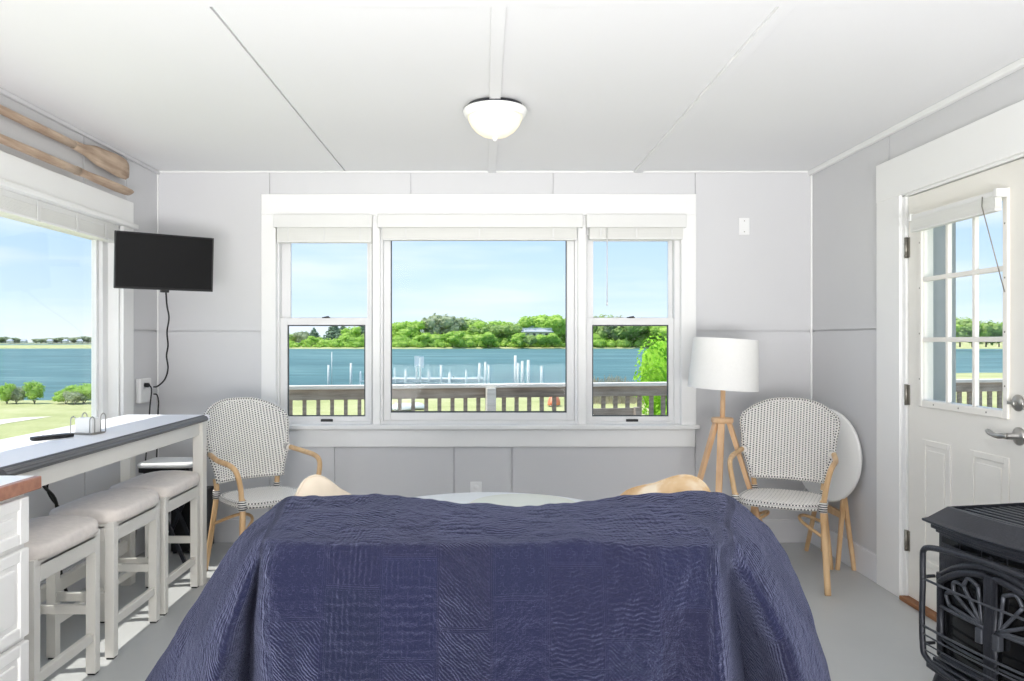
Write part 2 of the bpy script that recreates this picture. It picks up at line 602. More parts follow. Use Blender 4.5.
    def leaves(self, lobes, n, size, rng, thick=0.35):
        """leaf blades scattered over a set of ellipsoid lobes"""
        tot = sum((l[3] * l[4] + l[4] * l[5] + l[3] * l[5]) for l in lobes)
        for (cx, cy, cz, rx, ry, rz) in lobes:
            k = int(n * (rx * ry + ry * rz + rx * rz) / tot)
            for _ in range(k):
                d = Vector((rng.gauss(0, 1), rng.gauss(0, 1), rng.gauss(0, 1))).normalized()
                q = 1 - thick * rng.random() ** 2 + 0.10 * rng.random()
                p = Vector((cx + d.x * rx * q, cy + d.y * ry * q, cz + d.z * rz * q))
                nn = (d + Vector((rng.uniform(-.8, .8), rng.uniform(-.8, .8), rng.uniform(-.5, .9)))).normalized()
                t = nn.cross(Vector((rng.uniform(-1, 1), rng.uniform(-1, 1), rng.uniform(-1, 1)))).normalized()
                b = nn.cross(t)
                s = size * rng.uniform(.6, 1.25)
                self.add([p - t * s, p + b * s * .5 + nn * s * .12, p + t * s, p - b * s * .5 + nn * s * .12],
                         [(0, 1, 2, 3)])
        return self

    def build(self, name, mat, parent=None, bevel=0.0, seg=2, loc=None, rot=None, sub=0, weld=False):
        me = bpy.data.meshes.new(name)
        me.from_pydata(self.v, [], self.f)
        if self.uv:
            l = me.uv_layers.new(name='UVMap')
            for lp in me.loops:
                l.data[lp.index].uv = self.uv.get(lp.vertex_index, (0, 0))
        me.polygons.foreach_set('use_smooth', self.sm)
        me.update()
        o = bpy.data.objects.new(name, me)
        COL.objects.link(o)
        me.materials.append(M[mat] if isinstance(mat, str) else mat)
        if parent:
            o.parent = parent
        if loc:
            o.location = loc
        if rot:
            o.rotation_euler = rot
        if bevel:
            md = o.modifiers.new('soft_edges', 'BEVEL')
            md.width = bevel
            md.segments = seg
            md.limit_method = 'ANGLE'
            md.angle_limit = math.radians(40)
        if sub:
            md = o.modifiers.new('smooth', 'SUBSURF')
            md.levels = md.render_levels = sub
        return o


def empty(name, loc=(0, 0, 0), rz=0.0):
    o = bpy.data.objects.new(name, None)
    COL.objects.link(o)
    o.location = loc
    o.rotation_euler = (0, 0, rz)
    o.empty_display_size = 0.1
    return o


def tag(o, label=None, cat=None, group=None, kind=None):
    if label:
        o['label'] = label
    if cat:
        o['category'] = cat
    if group:
        o['group'] = group
    if kind:
        o['kind'] = kind
    return o


def struct(o):
    o['kind'] = 'structure'
    return o


def thing(name, label, cat, loc=(0, 0, 0), rz=0.0, group=None):
    return tag(empty(name, loc, rz), label, cat, group)


def copy_tree(o, parent=None):
    c = o.copy()
    COL.objects.link(c)
    if parent:
        c.parent = parent
    for ch in [x for x in bpy.data.objects if x.parent == o]:
        copy_tree(ch, c)
    return c


def catmull(pts, per=8, closed=False):
    pts = [Vector(p) for p in pts]
    n = len(pts)
    out = []
    m = n if closed else n - 1
    for i in range(m):
        p0 = pts[(i - 1) % n] if closed or i > 0 else pts[0] * 2 - pts[1]
        p1 = pts[i]
        p2 = pts[(i + 1) % n]
        p3 = pts[(i + 2) % n] if closed or i + 2 < n else pts[-1] * 2 - pts[-2]
        for k in range(per):
            t = k / per
            out.append(0.5 * ((2 * p1) + (p2 - p0) * t + (2 * p0 - 5 * p1 + 4 * p2 - p3) * t * t + (3 * p1 - p0 - 3 * p2 + p3) * t ** 3))
    if not closed:
        out.append(pts[-1])
    return out


def interp(xs, ys, x):
    if x <= xs[0]:
        return ys[0]
    for i in range(len(xs) - 1):
        if x <= xs[i + 1]:
            t = (x - xs[i]) / (xs[i + 1] - xs[i])
            t = t * t * (3 - 2 * t)
            return ys[i] + (ys[i + 1] - ys[i]) * t
    return ys[-1]


def at(x, y, d):
    """point seen at pixel (x, y) at depth d metres"""
    return Vector(((x - CX) * d / F, d, EYE - (y - CY) * d / F))


# ================================================================== ROOM SHELL
WL, WR, WB, WF, H = -2.12, 2.115, 4.98, -3.0, 2.40
TH = 0.13
G = 0.005     # half the width of a panel groove

struct(MB().box(WL - TH, WR + TH, WF - TH, WB + TH, -0.12, 0).build('floor', 'floor'))
cl = MB()
for x0, x1 in ((WL - TH, -0.905 - G), (-0.905 + G, 0.045), (0.045, 0.99), (0.99, WR + TH)):
    cl.box(x0, x1, WF - TH, WB + TH, H, H + 0.02)
cl.box(WL - TH, WR + TH, WF - TH, WB + TH, H + 0.02, H + 0.12)
struct(cl.build('ceiling', 'ceiling'))
# ceiling battens and cross strip
cb = MB().box(0.02, 0.07, 2.50, WB, H - 0.013, H)
cb.box(0.96, 1.015, 2.50, WB, H - 0.013, H)
cb.box(WL, WR, 2.40, 2.50, H - 0.018, H)
struct(cb.build('trim_1', 'ceiling', bevel=0.0015))
tr = MB()
tr.box(WR - 0.03, WR, 0, WB, H - 0.03, H)
tr.box(WL, WR, WB - 0.012, WB, H - 0.012, H)
tr.box(WR - 0.014, WR, WB - 0.014, WB, 0.15, H - 0.03)
tr.box(WL, WL + 0.012, WB - 0.012, WB, 0.15, H - 0.012)
struct(tr.build('trim_2', 'trim', bevel=0.006))
struct(MB().box(WL, WL + 0.02, 0, WB, H - 0.022, H).build('trim_3', 'wall', bevel=0.004))


def panels(name, rects, mat_fn, back):
    """wall of panels (u0,u1,v0,v1) with narrow grooves between, plus backing"""
    mb = MB()
    for (u0, u1, v0, v1) in rects:
        mat_fn(mb, u0 + G, u1 - G, v0 + G, v1 - G, 0.0, 0.012)
    for (u0, u1, v0, v1) in back:
        mat_fn(mb, u0, u1, v0, v1, 0.012, TH)
    return struct(mb.build(name, 'wall'))


HZ = 1.365
# back wall: opening X -1.38..1.30, Z 0.67..2.17
OX0, OX1, OZ0, OZ1 = -1.385, 1.305, 0.67, 2.17
rects = [(WL, -1.39, 0, HZ), (WL, -1.39, HZ, H), (1.358, WR, 0, HZ), (1.358, WR, HZ, H),
         (-1.39, -0.479, OZ1, H), (-0.479, 0.44, OZ1, H), (0.44, 1.358, OZ1, H),
         (-1.39, -0.97, 0, OZ0), (-0.97, -0.2, 0, OZ0), (-0.2, 0.175, 0, OZ0), (0.175, 1.358, 0, OZ0),
         (OX1, 1.358, OZ0, OZ1)]
panels('wall_back', rects, lambda mb, a, b, c, d, e, f: mb.box(a, b, WB + e, WB + f, c, d),
       [(WL - TH, OX0, 0, H), (OX1, WR + TH, 0, H), (OX0, OX1, 0, OZ0), (OX0, OX1, OZ1, H)])
# left wall: opening Y 2.0..4.47, Z 0.84..1.97
LY0, LY1, LZ0, LZ1 = 2.0, 4.47, 0.80, 1.97
rects = [(4.55, WB, 0, HZ), (4.55, WB, HZ, H), (4.07, 4.55, LZ1, H), (2.85, 4.07, LZ1, H), (1.6, 2.85, LZ1, H),
         (4.08, 4.55, 0, LZ0), (2.86, 4.08, 0, LZ0), (1.6, 2.86, 0, LZ0), (WF, 1.6, 0, H), (LY1, 4.55, LZ0, LZ1), (1.6, LY0, LZ0, LZ1)]
panels('wall_left', rects, lambda mb, a, b, c, d, e, f: mb.box(WL - f, WL - e, a, b, c, d),
       [(WF, LY0, 0, H), (LY1, WB, 0, H), (LY0, LY1, 0, LZ0), (LY0, LY1, LZ1, H)])
# right wall: door opening Y 2.965..3.875, Z 0..2.035
DY0, DY1, DZ1 = 2.965, 3.875, 2.035
rects = [(4.03, WB, 0, HZ), (4.03, WB, HZ, H), (DY1, 4.03, 0, DZ1), (2.81, 4.03, DZ1, H), (WF, 2.81, DZ1, H), (WF, DY0, 0, DZ1)]
panels('wall_right', rects, lambda mb, a, b, c, d, e, f: mb.box(WR + e, WR + f, a, b, c, d),
       [(WF, DY0, 0, H), (DY1, WB, 0, H), (DY0, DY1, DZ1, H)])
struct(MB().box(WL - TH, WR + TH, WF - TH, WF, 0, H).build('wall_front', 'wall'))

# baseboards
struct(MB().box(WL, WR, WB - 0.018, WB, 0, 0.15).build('baseboard_back', 'basepaint', bevel=0.004))
struct(MB().box(WL, WL + 0.018, 0.5, WB - 0.018, 0, 0.15).build('baseboard_left', 'basepaint', bevel=0.004))
struct(MB().box(WR - 0.018, WR, 4.13, WB - 0.018, 0, 0.15).build('baseboard_right', 'basepaint', bevel=0.004))

# ------------------------------------------------------------------ back window
wz = lambda y: EYE - (y - CY) * WB / F
wx = lambda x: (x - CX) * WB / F
cas = MB()
cas.box(wx(262), wx(695.5), WB - 0.02, WB, wz(215.5), wz(194.5))          # head
cas.box(wx(262), wx(276.5), WB - 0.02, WB, wz(426), wz(215.5))
cas.box(wx(680.5), wx(695.5), WB - 0.02, WB, wz(426), wz(215.5))
cas.box(wx(263), wx(694.5), WB - 0.018, WB, wz(446.5), wz(428.5))          # apron
# jamb liner
cas.box(OX0, wx(276.5), WB, WB + TH, OZ0, OZ1)
cas.box(wx(680.5), OX1, WB, WB + TH, OZ0, OZ1)
cas.box(OX0, OX1, WB, WB + TH, wz(222), OZ1)
cas.box(OX0, OX1, WB, WB + TH, OZ0, wz(426))
struct(cas.build('trim_4', 'trim', bevel=0.003))
struct(MB().box(wx(257.5), wx(698), WB - 0.05, WB + 0.02, wz(428.5), wz(424.5)).build('trim_5', 'trim', bevel=0.004))
mul = MB()
mul.box(wx(372.5), wx(380), WB - 0.004, WB + 0.12, wz(425), wz(222))
mul.box(wx(578), wx(586), WB - 0.004, WB + 0.12, wz(425), wz(222))
struct(mul.build('trim_6', 'trim', bevel=0.003))

GY = WB + 0.075                # glass plane of the back window
gs = GY / F
gx = lambda x: (x - CX) * gs
gz = lambda y: EYE - (y - CY) * gs


def ring(mb, x0, x1, z0, z1, X0, X1, Z0, Z1, y0, y1):
    """rectangular frame, outer x0..x1 z0..z1, inner X0..X1 Z0..Z1"""
    mb.box(x0, X0, y0, y1, z0, z1)
    mb.box(X1, x1, y0, y1, z0, z1)
    mb.box(X0, X1, y0, y1, z0, Z0)
    mb.box(X0, X1, y0, y1, Z1, z1)


def sash_window(name, xo0, xo1, gl, gr, lock_x):
    # xo: unit outer pixels, gl/gr lower-glass pixel edges
    w = struct(MB().build(name, 'sash'))
    fr = MB()
    ring(fr, gx(xo0), gx(xo1), gz(425), gz(222), gx(gl - 7), gx(gr + 5), gz(421), gz(236), GY - 0.05, GY + 0.04)
    fr.build('window_frame', 'sash', w, bevel=0.003)
    up = MB()
    ring(up, gx(gl - 7), gx(gr + 5), gz(322), gz(235), gx(gl + 2), gx(gr + 1), gz(317.5), gz(241), GY + 0.005, GY + 0.03)
    up.build('upper_sash', 'sash', w, bevel=0.002)
    lo = MB()
    ring(lo, gx(gl - 7), gx(gr + 5), gz(424), gz(318), gx(gl), gx(gr), gz(416), gz(325), GY - 0.03, GY)
    lo.build('lower_sash', 'sash', w, bevel=0.002)
    gk = MB()
    ring(gk, gx(gl), gx(gr), gz(416), gz(325), gx(gl + 1.2), gx(gr - 1.2), gz(414.8), gz(326.2), GY - 0.022, GY - 0.012)
    gk.build('gasket', 'gasket', w)
    MB().box(gx(gl + 2), gx(gr + 1), GY + 0.016, GY + 0.02, gz(317.5), gz(241)).build('upper_pane', 'glass', w)
    MB().box(gx(gl), gx(gr), GY - 0.018, GY - 0.014, gz(416), gz(325)).build('lower_pane', 'glass', w)
    lk = MB().box(gx(lock_x - 4), gx(lock_x + 4), GY - 0.035, GY - 0.022, gz(318.2), gz(317.2))
    lk.tube([(gx(lock_x - 2), GY - 0.03, gz(317.4)), (gx(lock_x + 3), GY - 0.036, gz(316.6))], 0.004, 6)
    lk.build('sash_lock', 'dark', w, bevel=0.002)
    MB().box(gx(lock_x + 1 - 6), gx(lock_x + 1 + 6), GY - 0.045, GY - 0.029, gz(421.5), gz(418.5)).build('finger_lift', 'dark', w, bevel=0.004)
    return w


sash_window('window_1', 277, 373, 288.5, 366, 327)
sash_window('window_3', 586, 681, 591.5, 667.5, 630)
w2 = struct(MB().build('window_2', 'sash'))
f2 = MB()
ring(f2, gx(379), gx(579), gz(425), gz(222), gx(384), gx(574), gz(420), gz(236), GY - 0.05, GY + 0.04)
f2.build('window_frame', 'sash', w2, bevel=0.003)
f2 = MB()
ring(f2, gx(384), gx(574), gz(420), gz(236), gx(391), gx(566.5), gz(412.5), gz(240), GY - 0.02, GY + 0.02)
f2.build('fixed_sash', 'sash', w2, bevel=0.003)
f2 = MB()
ring(f2, gx(391), gx(566.5), gz(412.5), gz(240), gx(392), gx(565.5), gz(411), gz(241), GY - 0.008, GY + 0.002)
f2.build('gasket', 'gasket', w2)
MB().box(gx(391), gx(566.5), GY - 0.002, GY + 0.002, gz(412.5), gz(240)).build('pane', 'glass', w2)


def blind(name, label, v0, v1, s0, s1, zt, zb, zs):
    """valance from pixel v0..v1, slat stack s0..s1"""
    b = thing(name, label, 'blind', (wx((v0 + v1) / 2), WB, wz(zs)), 0, 'white blinds at the back window')
    ox, oz = wx((v0 + v1) / 2), wz(zs)
    va = MB()
    va.box(wx(v0) - ox, wx(v1) - ox, -0.055, -0.043, wz(zb) - oz, wz(zt) - oz)
    va.box(wx(v0) - ox, wx(v0) - ox + 0.008, -0.043, 0.0, wz(zb) - oz, wz(zt) - oz)
    va.box(wx(v1) - ox - 0.008, wx(v1) - ox, -0.043, 0.0, wz(zb) - oz, wz(zt) - oz)
    va.build('valance', 'blind', b, bevel=0.003)
    sl = MB()
    z = wz(zb) - oz + 0.006
    while z > 0.012:
        sl.box(wx(s0) - ox, wx(s1) - ox, -0.028, 0.02, z - 0.0056, z)
        z -= 0.0065
    sl.box(wx(s0) - ox, wx(s1) - ox, -0.026, 0.018, wz(zb) - oz + 0.004, wz(zt) - oz - 0.006)
    sl.build('slats', 'blindslat', b)
    MB().box(wx(s0) - ox, wx(s1) - ox, -0.03, 0.022, 0.0, 0.011).build('bottom_rail', 'blind', b, bevel=0.003)
    for q in (0.12, 0.5, 0.88):
        xx = wx(s0) + (wx(s1) - wx(s0)) * q - ox
        MB().box(xx - 0.006, xx + 0.006, -0.0315, -0.0300, 0.0, wz(zb) - oz).build('ladder_tape', 'blind', b)
    return b


blind('window_blind', 'raised white blind with valance above the narrow sash window beside the wall television', 275.5, 373, 278, 372, 215.5, 228.5, 243)
blind('window_blind', 'widest raised white blind, above the big fixed middle pane', 378.5, 582, 383, 576, 215.5, 228.5, 240.5)
b3 = blind('window_blind', 'raised white blind with a hanging tilt wand, above the sash window beside the floor lamp', 585.5, 684.5, 589, 682, 215.5, 228.5, 240)
bx = wx((585.5 + 684.5) / 2)
bz = wz(240)
wd_ = MB().tube([(wx(606) - bx, -0.045, wz(229) - bz), (wx(606) - bx, -0.045, wz(306) - bz)], 0.0035, 8)
wd_.tube([(wx(606) - bx, -0.045, wz(302) - bz), (wx(606) - bx, -0.045, wz(306) - bz)], 0.005, 8)
wd_.build('tilt_wand', 'blind', b3)

# ------------------------------------------------------------------ left window
lc = MB()
lc.box(WL, WL + 0.022, 4.47, 4.60, 0.70, 1.985)                 # side casing
lc.box(WL, WL + 0.022, 1.9, 4.60, 1.985, 2.125)                 # head
lc.box(WL - TH, WL, 4.455, LY1, LZ0, LZ1)
lc.box(WL - TH, WL, LY0, 2.02, LZ0, LZ1)
lc.box(WL - TH, WL, LY0, LY1, LZ1 - 0.02, LZ1)
lc.box(WL, WL + 0.022, 1.9, 4.60, 0.69, 0.79)
struct(lc.build('trim_7', 'trim', bevel=0.003))
struct(MB().box(WL - 0.02, WL + 0.045, 1.9, 4.62, 1.968, 1.996).build('trim_8', 'trim', bevel=0.006))
struct(MB().box(WL - TH, WL + 0.05, 1.9, 4.60, 0.785, 0.815).build('trim_9', 'trim', bevel=0.004))
w4 = struct(MB().build('window_4', 'sash'))
lf = MB()


def ring_yz(mb, y0, y1, z0, z1, Y0, Y1, Z0, Z1, x0, x1):
    mb.box(x0, x1, y0, Y0, z0, z1)
    mb.box(x0, x1, Y1, y1, z0, z1)
    mb.box(x0, x1, Y0, Y1, z0, Z0)
    mb.box(x0, x1, Y0, Y1, Z1, z1)


ring_yz(lf, 2.02, 4.455, 0.815, 1.95, 2.08, 4.39, 0.835, 1.90, WL - 0.12, WL - 0.06)
lf.build('window_frame', 'sash', w4, bevel=0.004)
lf = MB()
ring_yz(lf, 2.08, 4.39, 0.835, 1.90, 2.11, 4.36, 0.845, 1.87, WL - 0.11, WL - 0.08)
lf.build('fixed_sash', 'sash', w4, bevel=0.003)
MB().box(WL - 0.097, WL - 0.093, 2.11, 4.36, 0.845, 1.87).build('pane', 'glass', w4)
lb = thing('window_blind', 'long raised blind with stacked grey slats over the big side window below the oars', 'blind', (WL, 3.2, 1.865))
sl = MB()
z = 0.10
while z > 0.014:
    sl.box(-0.05, 0.0, -1.15, 1.235, z - 0.0054, z)
    z -= 0.0062
sl.build('slats', 'blindslat', lb)
MB().box(-0.052, 0.002, -1.15, 1.235, 0.072, 0.103).build('head_rail', 'blind', lb, bevel=0.003)
MB().box(-0.052, 0.004, -1.15, 1.235, 0.0, 0.013).build('bottom_rail', 'trim', lb, bevel=0.003)
for yy in (0.1, 0.45, 0.8, 1.1):
    MB().box(0.004, 0.0065, yy - 0.012, yy + 0.012, 0.0, 0.1).build('ladder_tape', 'blind', lb)

# ------------------------------------------------------------------ door in the right wall
dc = MB()
dc.box(WR - 0.02, WR, 3.895, 4.123, 0, 2.237)
dc.box(WR - 0.02, WR, 2.70, 2.945, 0, 2.237)
dc.box(WR - 0.022, WR, 2.70, 4.123, 2.035, 2.237)
dc.box(WR - 0.005, WR + TH, DY1 - 0.012, 3.895, 0, DZ1)
dc.box(WR - 0.005, WR + TH, 2.945, 2.978, 0, DZ1)
dc.box(WR - 0.005, WR + TH, 2.945, 3.895, DZ1 - 0.012, DZ1 + 0.002)
struct(dc.build('trim_10', 'trim', bevel=0.003))
struct(MB().box(WR - 0.035, WR + TH + 0.03, 2.965, 3.87, 0.0, 0.022).build('trim_11', 'threshold', bevel=0.004))
door = struct(MB().build('door_1', 'doorpaint'))
SX0, SX1 = WR + 0.004, WR + 0.048       # slab
A0, A1, B0, B1 = 2.985, 3.852, 0.026, 2.018
L0, L1, LB, LT = 3.135, 3.715, 1.015, 1.885   # lite opening
sb = MB()
sb.box(SX0, SX1, A0, L0, B0, B1)
sb.box(SX0, SX1, L1, A1, B0, B1)
sb.box(SX0, SX1, L0, L1, B0, LB)
sb.box(SX0, SX1, L0, L1, LT, B1)
sb.build('slab', 'doorpaint', door)
fr = MB()
ring_yz(fr, L0 - 0.032, L1 + 0.032, LB - 0.034, LT + 0.034, L0, L1, LB, LT, SX0 - 0.014, SX0)
fr.build('lite_frame', 'doorpaint', door, bevel=0.005)
mu = MB()
pw = (L1 - L0) / 3
ph = (LT - LB) / 3
for k in (1, 2):
    mu.box(SX0 - 0.008, SX0 + 0.012, L0 + k * pw - 0.011, L0 + k * pw + 0.011, LB, LT)
    mu.box(SX0 - 0.0085, SX0 + 0.0125, L0, L1, LB + k * ph - 0.011, LB + k * ph + 0.011)
mu.build('muntin', 'doorpaint', door, bevel=0.004)
MB().box(SX0 + 0.014, SX0 + 0.018, L0, L1, LB, LT).build('pane', 'glass', door)
sd = MB()
for k in range(4):
    for yy in (L0 - 0.016, L1 + 0.016):
        zz = LB + 0.1 + k * 0.22
        sd.lathe([(0.0045, 0), (0.003, -0.002)], 10, (SX0 - 0.0135, yy, zz), axis='X')
for k in range(3):
    sd.lathe([(0.0045, 0), (0.003, -0.002)], 10, (SX0 - 0.0135, L0 + 0.1 + k * 0.19, LB - 0.016), axis='X')
sd.build('screw_plug', 'hinge', door)
for (p0, p1) in ((3.50, 3.727), (3.11, 3.362)):
    pn = MB()
    ring_yz(pn, p0, p1, 0.22, 0.825, p0 + 0.028, p1 - 0.028, 0.248, 0.797, SX0 - 0.005, SX0 + 0.001)
    pn.box(SX0 - 0.004, SX0 + 0.001, p0 + 0.048, p1 - 0.048, 0.268, 0.777)
    pn.build('panel', 'doorpaint', door, bevel=0.004)
for zz in (1.766, 1.03, 0.30):
    hg = MB().box(SX0 - 0.003, SX0 + 0.004, 3.838, 3.87, zz - 0.05, zz + 0.05)
    hg.tube([(SX0 - 0.008, 3.861, zz - 0.052), (SX0 - 0.008, 3.861, zz + 0.052)], 0.008, 10)
    for k in range(5):
        hg.lathe([(0.0088, -0.0015), (0.0088, 0.0015)], 10, (SX0 - 0.008, 3.861, zz - 0.04 + k * 0.02))
    hg.build('hinge', 'hinge', door)
ha = MB()
hy, hz = 3.052, 0.92
ha.lathe([(0.036, 0), (0.036, -0.006), (0.028, -0.012), (0.014, -0.016), (0.013, -0.05)], 24, (SX0, hy, hz), axis='X')
ha.tube(catmull([(SX0 - 0.048, hy, hz), (SX0 - 0.055, hy + 0.015, hz), (SX0 - 0.058, hy + 0.05, hz - 0.004), (SX0 - 0.055, hy + 0.09, hz + 0.002), (SX0 - 0.052, hy + 0.125, hz + 0.012)], 5),
        [0.013] * 4 + [0.0115] * 6 + [0.01] * 5 + [0.011] * 3 + [0.010, 0.008, 0.004], 12)
ha.build('lever_handle', 'metal', door)
db = MB().lathe([(0.033, 0), (0.033, -0.008), (0.024, -0.016), (0.010, -0.018), (0.010, -0.024)], 24, (SX0, 3.055, 1.052), axis='X')
db.box(SX0 - 0.036, SX0 - 0.022, 3.035, 3.075, 1.046, 1.058)
db.build('deadbolt', 'metal', door, bevel=0.002)

dbl = thing('door_blind', 'small raised blind with dangling wand at top of the door glass', 'blind', (SX0 - 0.014, 3.42, 1.824))
MB().box(-0.045, -0.012, -0.315, 0.315, 0.058, 0.083).build('head_rail', 'blind', dbl, bevel=0.003)
for s in (-1, 1):
    MB().box(-0.05, 0.0, s * 0.315 - 0.012, s * 0.315 + 0.012, 0.054, 0.09).build('bracket', 'blind', dbl, bevel=0.004)
sl = MB()
z = 0.062
while z > 0.013:
    sl.box(-0.045, -0.018, -0.31, 0.31, z - 0.0048, z)
    z -= 0.0056
sl.build('slats', 'blindslat', dbl)
MB().box(-0.046, -0.016, -0.31, 0.31, 0.0, 0.012).build('bottom_rail', 'blind', dbl, bevel=0.003)
MB().tube([(-0.048, -0.235, 0.07), (-0.053, -0.24, 0.03), (-0.03, -0.345, -0.33)], 0.0022, 8).build('tilt_wand', 'hinge', dbl)

# grey corner board of the porch just outside the door
struct(MB().box(WR + TH + 0.002, WR + TH + 0.14, 3.90, 4.02, -0.1, 2.5).build('trim_12', 'siding'))

# ------------------------------------------------------------------ wall plates
sp = thing('blank_wall_plate', 'small white blank plate high on the grey wall, above the floor lamp', 'wall plate', (wx(744), WB, wz(226.5)))
MB().box(-0.034, 0.034, -0.008, 0, -0.055, 0.055).build('cover', 'plastic', sp, bevel=0.003)
MB().lathe([(0.0035, -0.0095), (0.0035, 0)], 10, (0, 0, 0.035), axis='Y').build('screw', 'hinge', sp)
MB().lathe([(0.0035, -0.0095), (0.0035, 0)], 10, (0, 0, -0.035), axis='Y').build('screw', 'hinge', sp)
ol = thing('wall_outlet', 'white power outlet low on the wall under the big window', 'outlet', (wx(476), WB, wz(490.5)))
MB().box(-0.037, 0.037, -0.007, 0, -0.0575, 0.0575).build('cover', 'plastic', ol, bevel=0.003)
for s in (-1, 1):
    MB().lathe([(0.016, 0), (0.016, -0.009), (0.014, -0.010)], 20, (0, 0, s * 0.022), axis='Y').build('socket', 'plastic', ol)

# multi-outlet tap with plugs by the television
tap = thing('outlet_tap', 'white multi-socket power tap on the corner wall behind the bar table end', 'outlet', (WL, 4.75, 0.995))
MB().box(0, 0.034, -0.085, 0.07, -0.075, 0.075).build('housing', 'plastic', tap, bevel=0.008)
for y_ in (-0.05, 0.01):
    MB().box(0.034, 0.036, y_, y_ + 0.03, 0.012, 0.05).build('socket', 'basepaint', tap)
c1 = tag(MB().lathe([(0.014, 0), (0.014, 0.022), (0.008, 0.03)], 14, (WL + 0.037, 4.715, 1.03), axis='X').tube(
    catmull([(WL + 0.066, 4.715, 1.03), (WL + 0.078, 4.715, 1.0), (WL + 0.07, 4.712, 0.9), (WL + 0.06, 4.70, 0.7), (WL + 0.05, 4.65, 0.4), (WL + 0.06, 4.5, 0.05), (WL + 0.1, 4.4, 0.012)], 6), 0.0045, 8)
    .build('power_cord', 'dark'), 'black power cord plugged in the front of the white power tap', 'cord')

# ------------------------------------------------------------------ television
tv = thing('television', 'black flat television on the wall corner above the bar table', 'television', (-1.81, 4.36, 1.745))
dirx = Vector((0.413, 0.31, 0)).normalized()
tv.rotation_euler = (math.radians(4), 0, math.atan2(dirx.y, dirx.x))
tvw, tvh = 0.266, 0.157
bz_ = MB()
ring(bz_, -tvw, tvw, -tvh, tvh, -tvw + 0.008, tvw - 0.008, -tvh + 0.013, tvh - 0.008, -0.012, 0.012)
bz_.box(-tvw + 0.004, tvw - 0.004, 0.0, 0.03, -tvh + 0.004, tvh - 0.004)
bz_.box(-0.17, 0.17, 0.028, 0.055, -0.12, 0.09)
bz_.build('bezel', 'dark', tv, bevel=0.003)
MB().box(-tvw + 0.008, tvw - 0.008, -0.008, 0.0, -tvh + 0.013, tvh - 0.008).build('screen', 'screen', tv)
MB().box(-0.022, 0.022, -0.011, 0.02, -tvh - 0.014, -tvh + 0.002).build('sensor_pod', 'dark', tv, bevel=0.003)
mt = MB().box(-0.06, 0.06, 0.055, 0.075, -0.06, 0.06)
mt.build('mount_plate', 'iron', tv)
MB().bar((0, 0.07, 0), (-0.12, 0.26, -0.01), 0.03, 0.04).build('mount_arm', 'iron', tv)
pts = [at(166, 293, 4.40), at(167, 306, 4.5), at(169, 318, 4.62), at(167, 332, 4.72), at(168, 345, 4.76), at(166.5, 356, 4.78),
       at(168, 368, 4.80), at(165, 379, 4.80), at(158, 386, 4.80), at(153.5, 387, 4.80)]
tag(MB().tube(catmull(pts, 6), 0.005, 8).build('hanging_cord', 'dark'), 'thin dark cord hanging from the television to the white power tap', 'cord')
pts = [at(153.5, 394, 4.82), at(157, 395, 4.82), at(158.5, 402, 4.8), at(158, 414, 4.75), at(156, 470, 4.75), at(150, 540, 4.75)]
tag(MB().tube(catmull(pts, 6), 0.0045, 8).build('side_cord', 'dark'), 'black cord looping down from the side of the white power tap', 'cord')

# ------------------------------------------------------------------ ceiling light
cl = thing('ceiling_light', 'round flush ceiling light with a lit frosted glass bowl', 'ceiling light', (0.047, 3.588, H))
MB().lathe([(0.10, 0.0), (0.128, -0.006), (0.134, -0.026), (0.12, -0.03)], 48).build('base_pan', 'iron', cl)
MB().lathe([(0.12, -0.022), (0.146, -0.024), (0.150, -0.032), (0.146, -0.044), (0.136, -0.058), (0.128, -0.060), (0.118, -0.05)], 64).build('rim', 'white', cl)
MB().lathe([(0.126, -0.054), (0.124, -0.072), (0.112, -0.098), (0.090, -0.124), (0.060, -0.144), (0.028, -0.153), (0.006, -0.155)], 64).build('bowl', 'bowl', cl)
MB().lathe([(0.012, -0.150), (0.014, -0.157), (0.010, -0.163), (0.007, -0.168), (0.002, -0.171)], 24).build('finial', 'white', cl)

# ------------------------------------------------------------------ oars
def oar(name, label, z, blade_h, blade_t, yb, ye, edge, x):
    o = thing(name, label, 'oar', (x, yb, z), 0, 'wooden oars above the side window')
    n = 20
    pts = [(0, -2.2 + i * (2.2 + 0.0) / 12, 0) for i in range(13)]
    MB().tube(pts, [0.0195] * 9 + [0.02, 0.021, 0.021, 0.02], 14).build('shaft', 'oar', o)
    bl = MB()
    L = ye - yb
    rings = []
    for i in range(n + 1):
        t = i / n
        hh = interp([0, 0.12, 0.45, 0.8, 0.94, 1.0], [0.021, 0.026, blade_h * 0.42, blade_h * 0.5, blade_h * 0.47, blade_h * 0.34], t)
        tt = interp([0, 0.2, 0.6, 1.0], [0.02, 0.015, blade_t, blade_t * 0.7], t)
        rings.append((t * L - 0.03, hh, tt))
    vs, fs = [], []
    k = 20
    for (yy, hh, tt) in rings:
        for j in range(k):
            a = 2 * PI * j / k
            c, s = math.cos(a), math.sin(a)
            sx = math.copysign(abs(c) ** 0.8, c) * tt
            sz = math.copysign(abs(s) ** 0.8, s) * hh
            vs.append((sx, yy, sz) if not edge else (sz * 0.42 + sx * 0.3, yy, sx * 1.0 + sz * 0.16))
    for i in range(n):
        for j in range(k):
            j2 = (j + 1) % k
            fs.append((i * k + j, (i + 1) * k + j, (i + 1) * k + j2, i * k + j2))
    fs.append(tuple(range(k)))
    fs.append(tuple(reversed([n * k + j for j in range(k)])))
    bl.add(vs, fs, None, True)
    bl.build('blade', 'oar', o)
    return o


